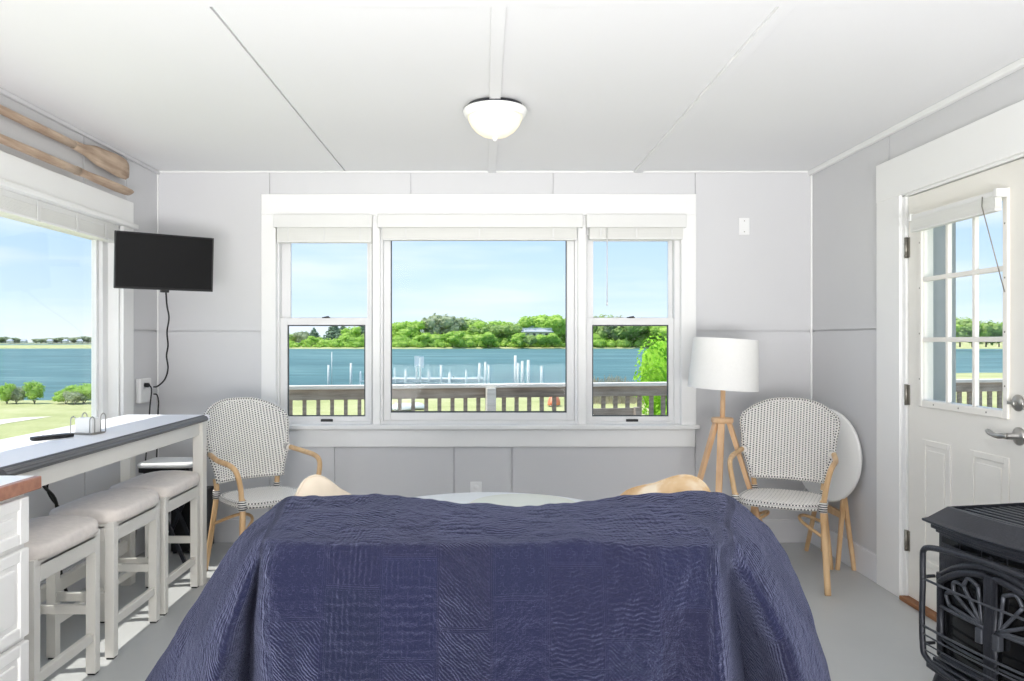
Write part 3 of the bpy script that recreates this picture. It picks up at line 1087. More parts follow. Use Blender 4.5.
oar('oar', 'upper worn wooden oar, its broad flat blade facing the room, above the side window', 2.295, 0.128, 0.011, 3.93, 4.53, False, WL + 0.034)
oar('oar', 'lower worn wooden oar turned edge-on, lying just above the side window trim', 2.165, 0.13, 0.013, 3.93, 4.54, True, WL + 0.046)

# ================================================================== BAR TABLE, STOOLS, CABINET
bar = thing('bar_table', 'long narrow counter-height bar table with grey-edged white top under the side window', 'bar table', (-1.72, 3.285, 0))
BX0, BX1, BY0, BY1, BZ = -1.94 + 1.72, -1.49 + 1.72, 2.40 - 3.285, 4.17 - 3.285, 0.90
MB().box(BX0, BX1 - 0.028, BY0, BY1 - 0.02, BZ - 0.03, BZ).build('tabletop', 'bartop', bar, bevel=0.002)
eg = MB()
for (a, b, c, d) in ((0.0, 0.010, 0.028, 0.006), (0.010, 0.019, 0.026, 0.004), (0.018, 0.030, 0.028, 0.0)):
    pass
prof = [(BX1 - 0.03, BZ - 0.032), (BX1 - 0.008, BZ - 0.032), (BX1 - 0.002, BZ - 0.026), (BX1, BZ - 0.019), (BX1 - 0.004, BZ - 0.014), (BX1 - 0.004, BZ - 0.010),
        (BX1 - 0.012, BZ - 0.004), (BX1 - 0.02, BZ - 0.004), (BX1 - 0.021, BZ + 0.002), (BX1 - 0.028, BZ + 0.002), (BX1 - 0.03, BZ)]
eg.prism(list(reversed(prof)), BY0, BY1, 'XZ')
eg.build('edge_moulding', 'baredge', bar)
MB().box(BX0, BX1, BY1 - 0.022, BY1, BZ - 0.032, BZ + 0.001).build('end_moulding', 'bartop', bar, bevel=0.003)
ap = MB()
ap.box(BX1 - 0.05, BX1 - 0.025, BY0 + 0.05, BY1 - 0.04, BZ - 0.10, BZ - 0.032)
ap.box(BX0 + 0.02, BX0 + 0.045, BY0 + 0.05, BY1 - 0.04, BZ - 0.10, BZ - 0.032)
ap.box(BX0 + 0.04, BX1 - 0.05, BY1 - 0.06, BY1 - 0.035, BZ - 0.10, BZ - 0.032)
ap.build('apron', 'stoolpaint', bar, bevel=0.002)
for sx in (BX0 + 0.005, BX1 - 0.062):
    for sy in (BY0 + 0.03, BY1 - 0.085):
        MB().box(sx, sx + 0.055, sy, sy + 0.06, 0, BZ - 0.03).build('leg', 'stoolpaint', bar, bevel=0.003)
MB().box(BX0 + 0.02, BX0 + 0.045, BY0 + 0.05, BY1 - 0.04, 0.18, 0.24).build('foot_rail', 'stoolpaint', bar, bevel=0.002)


def soft_block(mb, x0, x1, y0, y1, z0, z1, dome=0.02, e=4.0, nu=22, nv=22, sag=0.0):
    """upholstered pad: superellipse plan, domed top"""
    cx, cy, rx, ry = (x0 + x1) / 2, (y0 + y1) / 2, (x1 - x0) / 2, (y1 - y0) / 2
    levels = [(0.0, 0.96), (0.0, 0.985), (0.25, 1.0), (0.6, 1.0), (0.85, 0.985), (0.97, 0.955), (1.0, 0.90), (1.0, 0.6), (1.0, 0.3), (1.0, 0.02)]
    k = 48
    vs, fs = [], []
    for li, (h, s) in enumerate(levels):
        for j in range(k):
            a = 2 * PI * j / k
            c, t = math.cos(a), math.sin(a)
            px = math.copysign(abs(c) ** (2 / e), c) * rx * s
            py = math.copysign(abs(t) ** (2 / e), t) * ry * s
            z = z0 + (z1 - z0) * h
            if li >= 4:
                z += dome * (1 - (px / rx) ** 2) * (1 - 0.3 * (py / ry) ** 2) - 0.0
                z += sag * (py / ry) ** 2
            vs.append((cx + px, cy + py, z))
    for i in range(len(levels) - 1):
        for j in range(k):
            j2 = (j + 1) % k
            fs.append((i * k + j, i * k + j2, (i + 1) * k + j2, (i + 1) * k + j))
    fs.append(tuple(reversed(range(k))))
    fs.append(tuple((len(levels) - 1) * k + j for j in range(k)))
    mb.add(vs, fs, None, True)
    return mb


def make_stool(label, loc):
    s = thing('counter_stool', label, 'stool', loc, 0, 'backless counter stools at the bar table')
    hx, hy = 0.138, 0.222
    SH = 0.565
    for ix in (-1, 1):
        for iy in (-1, 1):
            lx, ly = ix * (hx - 0.019), iy * (hy - 0.019)
            lg = MB().box(lx - 0.019, lx + 0.019, ly - 0.019, ly + 0.019, 0.008, SH - 0.03).build('leg', 'stoolpaint', s, bevel=0.002)
            MB().box(lx - 0.014, lx + 0.014, ly - 0.014, ly + 0.014, 0, 0.009).build('glide', 'dark', lg)
    ap = MB()
    for ix in (-1, 1):
        ap.box(ix * (hx - 0.008) - 0.008, ix * (hx - 0.008) + 0.008, -hy + 0.038, hy - 0.038, SH - 0.085, SH - 0.02)
    for iy in (-1, 1):
        ap.box(-hx + 0.038, hx - 0.038, iy * (hy - 0.008) - 0.008, iy * (hy - 0.008) + 0.008, SH - 0.085, SH - 0.02)
    ap.box(-hx, hx, -hy, hy, SH - 0.031, SH - 0.005)
    ap.build('apron', 'stoolpaint', s, bevel=0.002)
    for ix in (-1, 1):
        MB().box(ix * (hx - 0.019) - 0.011, ix * (hx - 0.019) + 0.011, -hy + 0.036, hy - 0.036, 0.13, 0.165).build('stretcher', 'stoolpaint', s, bevel=0.002)
    for iy in (-1, 1):
        MB().box(-hx + 0.036, hx - 0.036, iy * (hy - 0.019) - 0.011, iy * (hy - 0.019) + 0.011, 0.235, 0.27).build('stretcher', 'stoolpaint', s, bevel=0.002)
    soft_block(MB(), -hx - 0.02, hx + 0.022, -hy - 0.012, hy + 0.012, SH - 0.01, SH + 0.035, 0.022, 5.0).build('seat', 'stoolseat', s)
    return s


st = make_stool('nearest linen-topped stool at the bar table, beside the white drawer cabinet', (-1.648, 2.80, 0))
for lab, yy in (('middle of the three linen-topped stools tucked under the bar table', 3.355),
                ('linen-topped stool at the far end of the bar table, beside the rattan chair', 3.858)):
    c = copy_tree(st)
    c.location = (-1.648, yy, 0)
    c['label'] = lab

# things on the bar
cd = thing('napkin_caddy', 'small wire napkin holder with hoops on the white bar table', 'napkin holder', (-1.70, 3.30, 0.902), math.radians(-12))
cd.scale = (0.84, 0.84, 1)
MB().box(-0.062, 0.062, -0.05, 0.05, 0, 0.006).build('base', 'hinge', cd, bevel=0.002)
for (x, y, h) in ((-0.055, -0.04, 0.075), (-0.055, 0.04, 0.085), (0.055, -0.04, 0.075), (0.055, 0.04, 0.085)):
    w = 0.018
    arc = [(x, y - w, 0.004), (x, y - w, h - 0.018)] + [(x, y - w * math.cos(a), h - 0.018 + w * math.sin(a)) for a in (0.4, 0.9, PI / 2, PI - 0.9, PI - 0.4)] + [(x, y + w, h - 0.018), (x, y + w, 0.004)]
    MB().tube(arc, 0.0028, 8).build('wire_hoop', 'metal', cd)
nk = MB()
for k in range(9):
    nk.box(-0.04, 0.04, -0.03 + k * 0.0066, -0.0245 + k * 0.0066, 0, 0.062 - 0.002 * (k % 3))
tag(nk.build('napkin_stack', 'white', loc=(-1.70, 3.30, 0.9085), rot=(0, 0, math.radians(-12))), 'folded white napkins standing in the wire holder', 'napkins')
ph_ = thing('remote_control', 'flat dark remote lying on the bar table beside the napkin holder', 'remote', (-1.76, 3.13, 0.902), math.radians(60))
MB().prism([(-0.08, -0.02), (0.08, -0.024), (0.085, 0.0), (0.08, 0.024), (-0.08, 0.02), (-0.085, 0)], 0, 0.014).build('casing', 'dark', ph_, bevel=0.004)
bt = MB()
for i in range(5):
    for j in (-1, 0, 1):
        bt.lathe([(0.0035, 0.0135), (0.003, 0.0155)], 8, (-0.05 + i * 0.02, j * 0.011, 0))
bt.build('keypad', 'gasket', ph_)

# drawer cabinet with butcher block top
cb = thing('drawer_cabinet', 'white kitchen drawer cabinet at the near end of the bar table', 'cabinet', (-1.65, 1.60, 0))
CXF = 0.318           # front plane (local x)
MB().box(-0.30, CXF - 0.02, -0.66, 0.66, 0.09, 0.858).build('carcass', 'cabinet', cb, bevel=0.002)
MB().box(-0.30, CXF - 0.07, -0.66, 0.66, 0.0, 0.09).build('toe_kick', 'cabinet', cb)
for (z0, z1) in ((0.71, 0.845), (0.44, 0.695), (0.105, 0.425)):
    for (y0, y1) in ((0.16, 0.652), (-0.345, 0.15)):
        dr = MB()
        ring_yz(dr, y0, y1, z0, z1, y0 + 0.045, y1 - 0.045, z0 + 0.035, z1 - 0.035, CXF - 0.02, CXF)
        dr.box(CXF - 0.02, CXF - 0.008, y0 + 0.04, y1 - 0.04, z0 + 0.03, z1 - 0.03)
        dr.box(CXF - 0.012, CXF - 0.002, y0 + 0.062, y1 - 0.062, z0 + 0.05, z1 - 0.05)
        d_ = dr.build('drawer', 'cabinet', cb, bevel=0.004)
        MB().lathe([(0.006, 0), (0.006, 0.015), (0.015, 0.022), (0.013, 0.03), (0.004, 0.033)], 16, (CXF - 0.002, (y0 + y1) / 2, (z0 + z1) / 2), axis='X').build('knob', 'metal', d_)
wt = tag(MB().box(-1.98, -1.337, 0.94, 2.285, 0.86, 0.898).build('kitchen_countertop', 'white', bevel=0.002),  # white colour stands in for glare on the wooden top
         'wooden countertop, its glare painted white, with reddish front edge, on the white drawer cabinet', 'countertop')
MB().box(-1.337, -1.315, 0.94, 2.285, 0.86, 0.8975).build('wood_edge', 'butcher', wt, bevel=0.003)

# cords and clutter under the bar
pts = [(-2.05, 3.55, 0.80), (-2.07, 3.60, 0.70), (-2.075, 3.62, 0.62), (-2.06, 3.70, 0.52), (-2.07, 3.72, 0.3), (-2.06, 3.8, 0.05), (-2.0, 3.85, 0.008)]
tag(MB().tube(catmull(pts, 6), 0.008, 8).build('thick_cord', 'dark'), 'thick black cord hanging below the bar table behind the nearest stool', 'cord')
pts = [(-1.99, 3.75, 0.80), (-2.02, 3.72, 0.74), (-2.06, 3.66, 0.66), (-2.07, 3.65, 0.58), (-2.06, 3.80, 0.45), (-2.02, 4.1, 0.33), (-2.03, 4.3, 0.35), (-2.04, 4.4, 0.2), (-2.03, 4.3, 0.007)]
tag(MB().tube(catmull(pts, 6), 0.0055, 8).build('looped_cord', 'dark'), 'thin black cord looping behind the middle stool under the bar table', 'cord')

tt = thing('folding_tray_table', 'white tray-top folding stand with black crossed legs behind the far stool', 'folding table', (-1.835, 4.52, 0))
soft_block(MB(), -0.16, 0.16, -0.14, 0.14, 0.575, 0.60, 0.0, 8.0).build('tray_top', 'white', tt)
MB().box(-0.145, 0.145, -0.125, 0.125, 0.545, 0.576).build('under_shelf', 'dark', tt, bevel=0.006)
for s in (-1, 1):
    MB().bar((-0.12, s * 0.11, 0.0), (0.12, s * 0.11, 0.55), 0.014, 0.02).build('leg', 'iron', tt)
    MB().bar((0.12, s * 0.092, 0.0), (-0.12, s * 0.092, 0.55), 0.014, 0.02).build('leg', 'iron', tt)
sk = thing('black_speaker_box', 'black box standing on the floor behind the folding stand', 'speaker', (-1.82, 4.80, 0))
MB().box(-0.10, 0.10, -0.10, 0.10, 0.012, 0.38).build('cabinet', 'dark', sk, bevel=0.008)
for x in (-0.08, 0.08):
    for y in (-0.08, 0.08):
        MB().lathe([(0.012, 0), (0.014, 0.013)], 12, (x, y, 0)).build('foot', 'iron', sk)

# ================================================================== RATTAN CHAIRS
def make_chair(label, loc, rz):
    """faces local -Y"""
    c = thing('rattan_armchair', label, 'chair', loc, rz, 'woven bistro armchairs')
    SZ = 0.445

    def outline(s=1.0, k=44):
        pts = []
        for j in range(k):
            a = 2 * PI * j / k
            ca, sa = math.cos(a), math.sin(a)
            px = math.copysign(abs(ca) ** 0.62, ca)
            py = math.copysign(abs(sa) ** 0.62, sa)
            w = 0.235 - 0.03 * (py + 1) / 2
            pts.append((px * w * s, py * 0.215 * s))
        return pts
    sm = MB()
    o1, o2, o0 = outline(1.0), outline(0.93), outline(0.5)
    k = len(o1)
    vs = [(x, y, SZ - 0.03) for x, y in o1] + [(x, y, SZ - 0.006) for x, y in o1] + [(x, y, SZ) for x, y in o2] + [(x, y, SZ - 0.006) for x, y in o0] + [(0, 0, SZ - 0.009)]
    fs = [tuple(reversed(range(k)))]
    for r in range(3):
        for j in range(k):
            j2 = (j + 1) % k
            fs.append((r * k + j, r * k + j2, (r + 1) * k + j2, (r + 1) * k + j))
    for j in range(k):
        fs.append((3 * k + j, 3 * k + (j + 1) % k, 4 * k))
    sm.add(vs, fs, [(p[0], p[1]) for p in vs], True)
    sm.build('seat', 'weave_seat', c)
    MB().tube([(x, y, SZ - 0.017) for x, y in outline(1.0)], 0.0165, 10, closed=True).build('seat_rim', 'weave_rim', c)

    # woven back
    zb = 0.515

    def back(s, t, off=0.0):
        zt = 0.955 - 0.085 * abs(s) ** 3.2
        z = zb + t * (zt - zb)
        q = (z - zb) / (0.955 - zb)
        w = interp([0, 0.45, 0.72, 0.9, 1.0], [0.205, 0.252, 0.268, 0.25, 0.232], q)
        x = s * w
        y = 0.205 + 0.13 * q ** 1.15 - 0.075 * (abs(x) / 0.26) ** 2 + off
        return (x, y, z)
    bk = MB()
    nu, nv = 26, 20
    bk.grid(lambda a, b: back(a * 2 - 1, b, -0.008), nu, nv)
    bk.grid(lambda a, b: back(a * 2 - 1, b, 0.008), nu, nv, flip=True)
    bk.build('backrest', 'weave', c)
    rim = [back(-1, t / 12) for t in range(12)] + [back(-1 + 2 * s / 24, 1) for s in range(24)] + [back(1, 1 - t / 12) for t in range(12)] + [back(1 - 2 * s / 20, 0) for s in range(20)]
    MB().tube(rim, 0.0125, 10, closed=True).build('back_rim', 'weave_rim', c)

    for s in (-1, 1):
        # rear leg / post up to the back
        MB().tube(catmull([(s * 0.225, 0.285, 0.0), (s * 0.205, 0.235, 0.25), (s * 0.192, 0.205, 0.44), (s * 0.198, 0.205, 0.525)], 5), 0.0155, 12).build('leg', 'tan', c)
        # front leg
        MB().tube(catmull([(s * 0.255, -0.235, 0.0), (s * 0.240, -0.208, 0.22), (s * 0.226, -0.185, 0.43), (s * 0.228, -0.18, 0.47)], 5), 0.0165, 12).build('leg', 'tan', c)
        e = back(s, 0.36)
        arm = catmull([(s * 0.228, -0.180, 0.45), (s * 0.242, -0.190, 0.54), (s * 0.258, -0.175, 0.615), (s * 0.268, -0.11, 0.645), (s * 0.272, 0.02, 0.655), (e[0] + s * 0.012, e[1] - 0.01, 0.672)], 6)
        MB().tube(arm, 0.0145, 12).build('arm', 'tan', c)
        MB().tube([(e[0] + s * 0.004, e[1] - 0.028, 0.669), (e[0] + s * 0.004, e[1] + 0.016, 0.673)], 0.0205, 12).build('binding', 'binding', c)
        MB().tube([(s * 0.227, -0.186, 0.41), (s * 0.227, -0.182, 0.462)], 0.0215, 12).build('binding', 'binding', c)
        MB().tube([(s * 0.193, 0.208, 0.415), (s * 0.193, 0.205, 0.462)], 0.0205, 12).build('binding', 'binding', c)
    MB().tube(catmull([(-0.236, -0.2, 0.28), (-0.1, -0.05, 0.33), (-0.1, 0.1, 0.33), (-0.204, 0.232, 0.27)], 6), 0.009, 8).build('brace', 'tan', c)
    MB().tube(catmull([(0.236, -0.2, 0.28), (0.1, -0.05, 0.33), (0.1, 0.1, 0.33), (0.204, 0.232, 0.27)], 6), 0.009, 8).build('brace', 'tan', c)
    return c


ch1 = make_chair('woven white-and-black armchair beside the end of the bar table', (-1.235, 4.31, 0), math.radians(44))
ch1.scale = (0.97, 0.97, 1)
ch2 = copy_tree(ch1)
ch2.location = (1.645, 4.25, 0)
ch2.rotation_euler = (0, 0, math.radians(-29))
ch2['label'] = 'woven white-and-black armchair in front of the folded round table, beside the floor lamp'

# ------------------------------------------------------------------ folded round table against the right wall
ft = thing('flip_top_table', 'white round table folded flat with wooden legs, leaning by the wall behind the woven chair', 'folding table', (2.03, 4.56, 0))
disc = MB().lathe([(0.262, -0.011), (0.272, -0.006), (0.272, 0.006), (0.262, 0.011)], 56, axis='X')
disc.build('tabletop', 'white', ft, loc=(-0.022, -0.03, 0.63), rot=(0, math.radians(2), math.radians(17)))
for (a, b) in (((0.03, -0.15, 0.50), (-0.03, -0.19, 0.0)), ((0.03, -0.13, 0.46), (0.06, -0.20, 0.0)),
               ((0.03, 0.14, 0.50), (-0.04, 0.21, 0.0)), ((0.03, 0.13, 0.46), (0.055, 0.19, 0.0))):
    MB().bar(a, b, 0.024, 0.026, 0.02, 0.022, up=(0, 1, 0)).build('leg', 'tan', ft, bevel=0.003)
MB().bar((0.02, -0.16, 0.30), (0.02, 0.16, 0.30), 0.02, 0.04).build('crossbar', 'tan', ft, bevel=0.002)
MB().tube([(-0.03, 0.10, 0.55), (-0.05, 0.25, 0.33)], 0.005, 8).build('support_rod', 'white', ft)

# ------------------------------------------------------------------ floor lamp
fl = thing('floor_lamp', 'wooden tripod floor lamp with a white drum shade beside the window', 'floor lamp', (1.408, 4.57, 0))
HZL = 0.815
MB().lathe([(0.0, 0.0), (0.06, 0.0), (0.064, 0.006), (0.064, 0.026), (0.06, 0.03), (0.0, 0.03)], 32, (0, 0, HZL)).build('hub', 'lampwood', fl)
MB().tube([(0, 0, HZL - 0.02), (0.006, 0, 1.06)], 0.0145, 14).build('pole', 'lampwood', fl)
MB().lathe([(0.02, 0), (0.02, 0.05), (0.014, 0.055)], 16, (0.006, 0, 1.055)).build('socket', 'white', fl)
for ang in (190, 246, 332):
    a = math.radians(ang)
    ux, uy = math.cos(a), math.sin(a)
    up_ = Vector((ux, uy, 0))
    MB().bar((ux * 0.04, uy * 0.04, HZL + 0.004), (ux * 0.29, uy * 0.29, 0.0), 0.038, 0.026, 0.034, 0.022, up=(ux, uy, 0)).build('leg', 'lampwood', fl, bevel=0.003)
sh = MB()
n = 64
vs, fs = [], []
for (r, z) in ((0.203, 1.02), (0.187, 1.318), (0.184, 1.318), (0.200, 1.02)):
    for j in range(n):
        a = 2 * PI * j / n
        vs.append((r * math.cos(a), r * math.sin(a), z))
for i in range(4):
    for j in range(n):
        j2 = (j + 1) % n
        i2 = (i + 1) % 4
        fs.append((i * n + j, i * n + j2, i2 * n + j2, i2 * n + j))
sh.add(vs, fs, None, False)
so = MB()
so.v, so.f, so.sm, so.uv = [(x, y, z - 1.17) for x, y, z in sh.v], sh.f, [True] * len(sh.f), {}
so = so.build('shade', 'shade', fl, loc=(0.012, 0, 1.165), rot=(0, math.radians(3.5), 0))
so.modifiers.new('es', 'EDGE_SPLIT').split_angle = math.radians(50)
sf = MB()
for ang in (0, 120, 240):
    a = math.radians(ang)
    sf.tube([(0.006, 0, 1.09), (0.012 + 0.19 * math.cos(a), 0.19 * math.sin(a), 1.09 - 0.19 * math.cos(a) * 0.06)], 0.003, 6)
sf.build('shade_spider', 'hinge', fl)

# ================================================================== SOFA, QUILT, CUSHIONS, COFFEE TABLE
SCX = 0.03
sofa = thing('loveseat', 'low loveseat hidden under the navy quilt, facing the window', 'sofa', (SCX, 2.35, 0))
soft_block(MB(), -0.47, 0.47, -0.40, -0.16, 0.16, 0.755, 0.0, 7.0).build('backrest', 'sofa', sofa)
soft_block(MB(), -0.47, 0.47, -0.18, 0.50, 0.16, 0.33, 0.0, 9.0).build('base', 'sofa', sofa)
for s in (-1, 1):
    soft_block(MB(), s * 0.535 - 0.06, s * 0.535 + 0.06, -0.14, 0.48, 0.14, 0.44, 0.0, 6.0).build('arm', 'sofa', sofa)
    soft_block(MB(), s * 0.235 - 0.23, s * 0.235 + 0.23, -0.16, 0.49, 0.33, 0.44, 0.015, 7.0).build('seat_cushion', 'sofa', sofa)
    for y in (-0.33, 0.42):
        MB().lathe([(0.02, 0), (0.026, 0.165)], 16, (s * 0.42, y, 0)).build('foot', 'tan', sofa)


def quilt():
    # perimeter stations; each: list of points from the top edge down to the hem
    def col(pts):
        return [Vector(p) for p in pts]

    def px(*l):
        return [at(*p) for p in l]
    YR = 2.27
    left = [  # rear to front, five control rows each
        col([(-0.575, YR, .838), (-0.655, 2.31, .745), (-0.735, 2.34, .60), (-0.80, 2.36, .40), (-0.85, 2.38, .12)]),
        col([(-0.57, 2.16, .835)] + [tuple(p) for p in px((237, 543, 2.13), (198, 606, 2.15), (147, 681, 2.15))] + [(-1.03, 2.17, .10)]),
        col([(-0.555, 2.03, .822)] + [tuple(p) for p in px((244, 548, 2.0), (205, 615, 2.0), (172, 690, 1.99))] + [(-0.95, 1.99, .10)]),
        col([(-0.545, 1.93, .805)] + [tuple(p) for p in px((256, 560, 1.92), (232, 628, 1.87), (214, 700, 1.84))] + [(-0.76, 1.84, .10)]),
    ]
    # groove between the side lobe and the front panel
    gl = col([(-0.535, 1.885, .800)] + [tuple(p) for p in px((262, 566, 1.94), (252, 620, 2.10), (249, 700, 2.16))] + [(-0.66, 2.15, .10)])
    fl_ = col([(-0.515, 1.868, .800)] + [tuple(p) for p in px((268, 572, 1.845), (266, 625, 1.845), (267, 710, 1.84))] + [(-0.54, 1.83, .10)])
    front = []
    waves = [(-0.42, 0, 0, 0), (-0.30, .004, .006, .008), (-0.15, -.002, -.004, -.004), (0.0, .004, .010, .014), (0.12, .002, -.004, -.010), (0.25, .0, .004, .006),
             (0.36, .002, .004, .010), (0.46, .0, -.012, -.02), (0.52, .0, .012, .024)]
    for (x, a, b, c) in waves:
        z0 = .800 + .003 * math.sin(x * 9)
        front.append(col([(x, 1.868, z0), (x * 1.005, 1.842 - a, .70), (x * 1.01, 1.835 - b, .58), (x * 1.015, 1.825 - c, .40), (x * 1.02, 1.815 - c, .10)]))
    fr_ = col([(0.565, 1.868, .797)] + [tuple(p) for p in px((718, 575, 1.845), (722, 625, 1.835), (728, 710, 1.83))] + [(0.60, 1.82, .10)])
    gr = col([(0.585, 1.888, .797)] + [tuple(p) for p in px((727, 572, 1.95), (737, 625, 2.10), (746, 700, 2.16))] + [(0.72, 2.15, .10)])
    right = [
        col([(0.605, 1.93, .803)] + [tuple(p) for p in px((744, 570, 1.92), (775, 632, 1.87), (797, 700, 1.85))] + [(0.83, 1.85, .10)]),
        col([(0.635, 2.02, .818)] + [tuple(p) for p in px((758, 553, 1.98), (797, 615, 1.97), (826, 690, 1.95))] + [(0.98, 1.95, .10)]),
        col([(0.68, 2.13, .828)] + [tuple(p) for p in px((766, 545, 2.10), (803, 612, 2.07), (829, 686, 2.05))] + [(0.99, 2.06, .10)]),
        col([(0.725, YR, .838)] + [tuple(p) for p in px((770, 532, 2.25), (795, 580, 2.24), (812, 632, 2.22))] + [(0.945, 2.22, .385)]),
    ]
    seq_l, seq_f, seq_r = left, [gl, fl_] + front + [fr_, gr], right
    allc = seq_l + seq_f + seq_r
    nl = len(seq_l)
    # resample each column in depth with a smooth curve, then across
    ROWS = 44
    dense = []
    for c in allc:
        c2 = catmull(c, 11)
        dense.append(c2)
    R = len(dense[0])
    PER = 9
    ringrows = []
    for r in range(R):
        ringrows.append(catmull([d[r] for d in dense], PER))
    nring = len(ringrows[0])
    li = (nl - 1) * PER + PER // 2 + 3           # index where the side ends and the front begins
    ri = nring - 1 - ((len(seq_r) - 1) * PER + PER // 2 + 3)
    ny = li
    ny_r = nring - 1 - ri
    nx = ri - li
    assert ny == ny_r
    vs, uvs, fs = [], [], []
    # arc lengths along the ring (mid row)
    arc = [0.0]
    for i in range(1, nring):
        arc.append(arc[-1] + (ringrows[12][i] - ringrows[12][i - 1]).length)
    a0 = arc[li]
    mid_i = (li + ri) // 2
    rowarc = []
    for r in range(R):
        ra = [0.0]
        for i in range(1, nring):
            ra.append(ra[-1] + (ringrows[r][i] - ringrows[r][i - 1]).length)
        rowarc.append(ra)
    for r in range(R):
        for i in range(nring):
            p = ringrows[r][i]
            vs.append(p)
            ln = sum((ringrows[q][i] - ringrows[q - 1][i]).length for q in range(1, r + 1)) if r else 0.0
            uvs.append((rowarc[24][i] - rowarc[24][mid_i] + arc[mid_i] - a0, -ln))
    for r in range(R - 1):
        for i in range(nring - 1):
            a = r * nring + i
            fs.append((a, a + nring, a + nring + 1, a + 1))
    # top patch: Coons patch between front edge, rear edge and the two side edges
    top0 = ringrows[0]
    front_e = top0[li:ri + 1]
    left_e = list(reversed(top0[:li + 1]))
    right_e = top0[ri:]
    P00, P10, P01, P11 = front_e[0], front_e[-1], left_e[-1], right_e[-1]
    rear_e = [P01.lerp(P11, i / nx) for i in range(nx + 1)]
    for i in range(nx + 1):
        t = i / nx
        rear_e[i].z += 0.010 * math.sin(t * 9) - 0.018 * math.exp(-((t - .48) / .25) ** 2) + -0.004 * math.exp(-((t - .08) / .09) ** 2) + 0.008 * math.exp(-((t - .93) / .1) ** 2)
    idx = {}
    for i in range(nx + 1):
        idx[(i, 0)] = li + i
    for j in range(ny + 1):
        idx[(0, j)] = li - j
        idx[(nx, j)] = ri + j
    for j in range(1, ny + 1):
        for i in range(1, nx):
            u, v = i / nx, j / ny
            p = front_e[i] * (1 - v) + rear_e[i] * v + left_e[j] * (1 - u) + right_e[j] * u
            p = p - (P00 * (1 - u) * (1 - v) + P10 * u * (1 - v) + P01 * (1 - u) * v + P11 * u * v)
            idx[(i, j)] = len(vs)
            vs.append(p)
            uvs.append((arc[li + i] - a0, v * 0.42))
    for j in range(ny):
        for i in range(nx):
            fs.append((idx[(i, j)], idx[(i + 1, j)], idx[(i + 1, j + 1)], idx[(i, j + 1)]))
    # rear drop towards the seat
    prev = [idx[(i, ny)] for i in range(nx + 1)]
    for k in range(1, 9):
        cur = []
        for i in range(nx + 1):
            p = vs[idx[(i, ny)]]
            cur.append(len(vs))
            q = k / 8
            vs.append(Vector((p.x * (1 - 0.14 * q), p.y + 0.06 * math.sin(q * 1.57) + 0.01 * q, p.z - 0.33 * q)))
            uvs.append((arc[li + i] - a0, 0.42 + 0.33 * q))
        for i in range(nx):
            fs.append((prev[i], prev[i + 1], cur[i + 1], cur[i]))
        prev = cur
    # relax so that edges round off
    nb = [set() for _ in vs]
    edges = {}
    for f in fs:
        for a in range(4):
            x, y = f[a], f[(a + 1) % 4]
            nb[x].add(y)
            nb[y].add(x)
            k = (min(x, y), max(x, y))
            edges[k] = edges.get(k, 0) + 1
    border = set()
    for (x, y), c in edges.items():
        if c == 1:
            border.add(x)
            border.add(y)
    for it in range(3):
        nv = list(vs)
        for i in range(len(vs)):
            if i in border:
                continue
            s = Vector((0, 0, 0))
            for q in nb[i]:
                s += vs[q]
            nv[i] = vs[i].lerp(s / len(nb[i]), 0.5)
        vs = nv
    # soft wrinkles
    me_n = [Vector((0, 0, 0)) for _ in vs]
    for f in fs:
        n_ = (vs[f[1]] - vs[f[0]]).cross(vs[f[2]] - vs[f[0]])
        for a in f:
            me_n[a] += n_
    out = []
    for i, p in enumerate(vs):
        n_ = me_n[i].normalized()
        w = mnoise.fractal(Vector((p.x * 7, p.y * 7, p.z * 4)), 0.8, 2.0, 4) * 0.010
        w += mnoise.fractal(Vector((p.x * 26 + 5, p.y * 26, p.z * 22)), 0.8, 2.0, 3) * 0.0035
        out.append(p + n_ * w)
    mb = MB()
    mb.add(out, [tuple(reversed(f)) for f in fs], uvs, True)
    o = mb.build('quilt', 'quilt', sub=1)
    sd = o.modifiers.new('thickness', 'SOLIDIFY')
    sd.thickness = 0.008
    sd.offset = -1
    return o


q = quilt()
tag(q, 'navy blue embossed patchwork quilt draped over the back of the loveseat', 'quilt')


def make_pillow(label, loc, rot, w, h, t, mat='pillow'):
    mb = MB()
    n = 22

    def surf(sgn):
        def fn(a, b):
            u, v = a * 2 - 1, b * 2 - 1
            k = max(0.0, (1 - abs(u) ** 3.2) * (1 - abs(v) ** 3.2)) ** 0.55
            pinch = 1 - 0.07 * (1 - abs(u)) * abs(v) ** 4
            pin2 = 1 - 0.07 * (1 - abs(v)) * abs(u) ** 4
            uu_, vv_ = u * math.sqrt(1 - 0.36 * v * v * v * v), v * math.sqrt(1 - 0.36 * u * u * u * u)
            return (uu_ * w / 2 * pin2, sgn * t / 2 * k, vv_ * h / 2 * pinch)
        return fn
    mb.grid(surf(-1), n, n)
    mb.grid(surf(1), n, n, flip=True)
    o = mb.build('throw_pillow', mat, loc=loc, rot=rot)
    tag(o, label, 'cushion', 'cushions peeking over the quilt')
    edge = [(-w / 2 + w * i / 12 * 1.0, 0) for i in range(12)]
    pp = []
    f = surf(1)
    for i in range(14):
        pp.append(f(i / 14, 0))
    for i in range(14):
        pp.append(f(1, i / 14))
    for i in range(14):
        pp.append(f(1 - i / 14, 1))
    for i in range(14):
        pp.append(f(0, 1 - i / 14))
    MB().tube(pp, 0.005, 8, closed=True).build('piping', mat, o)
    return o


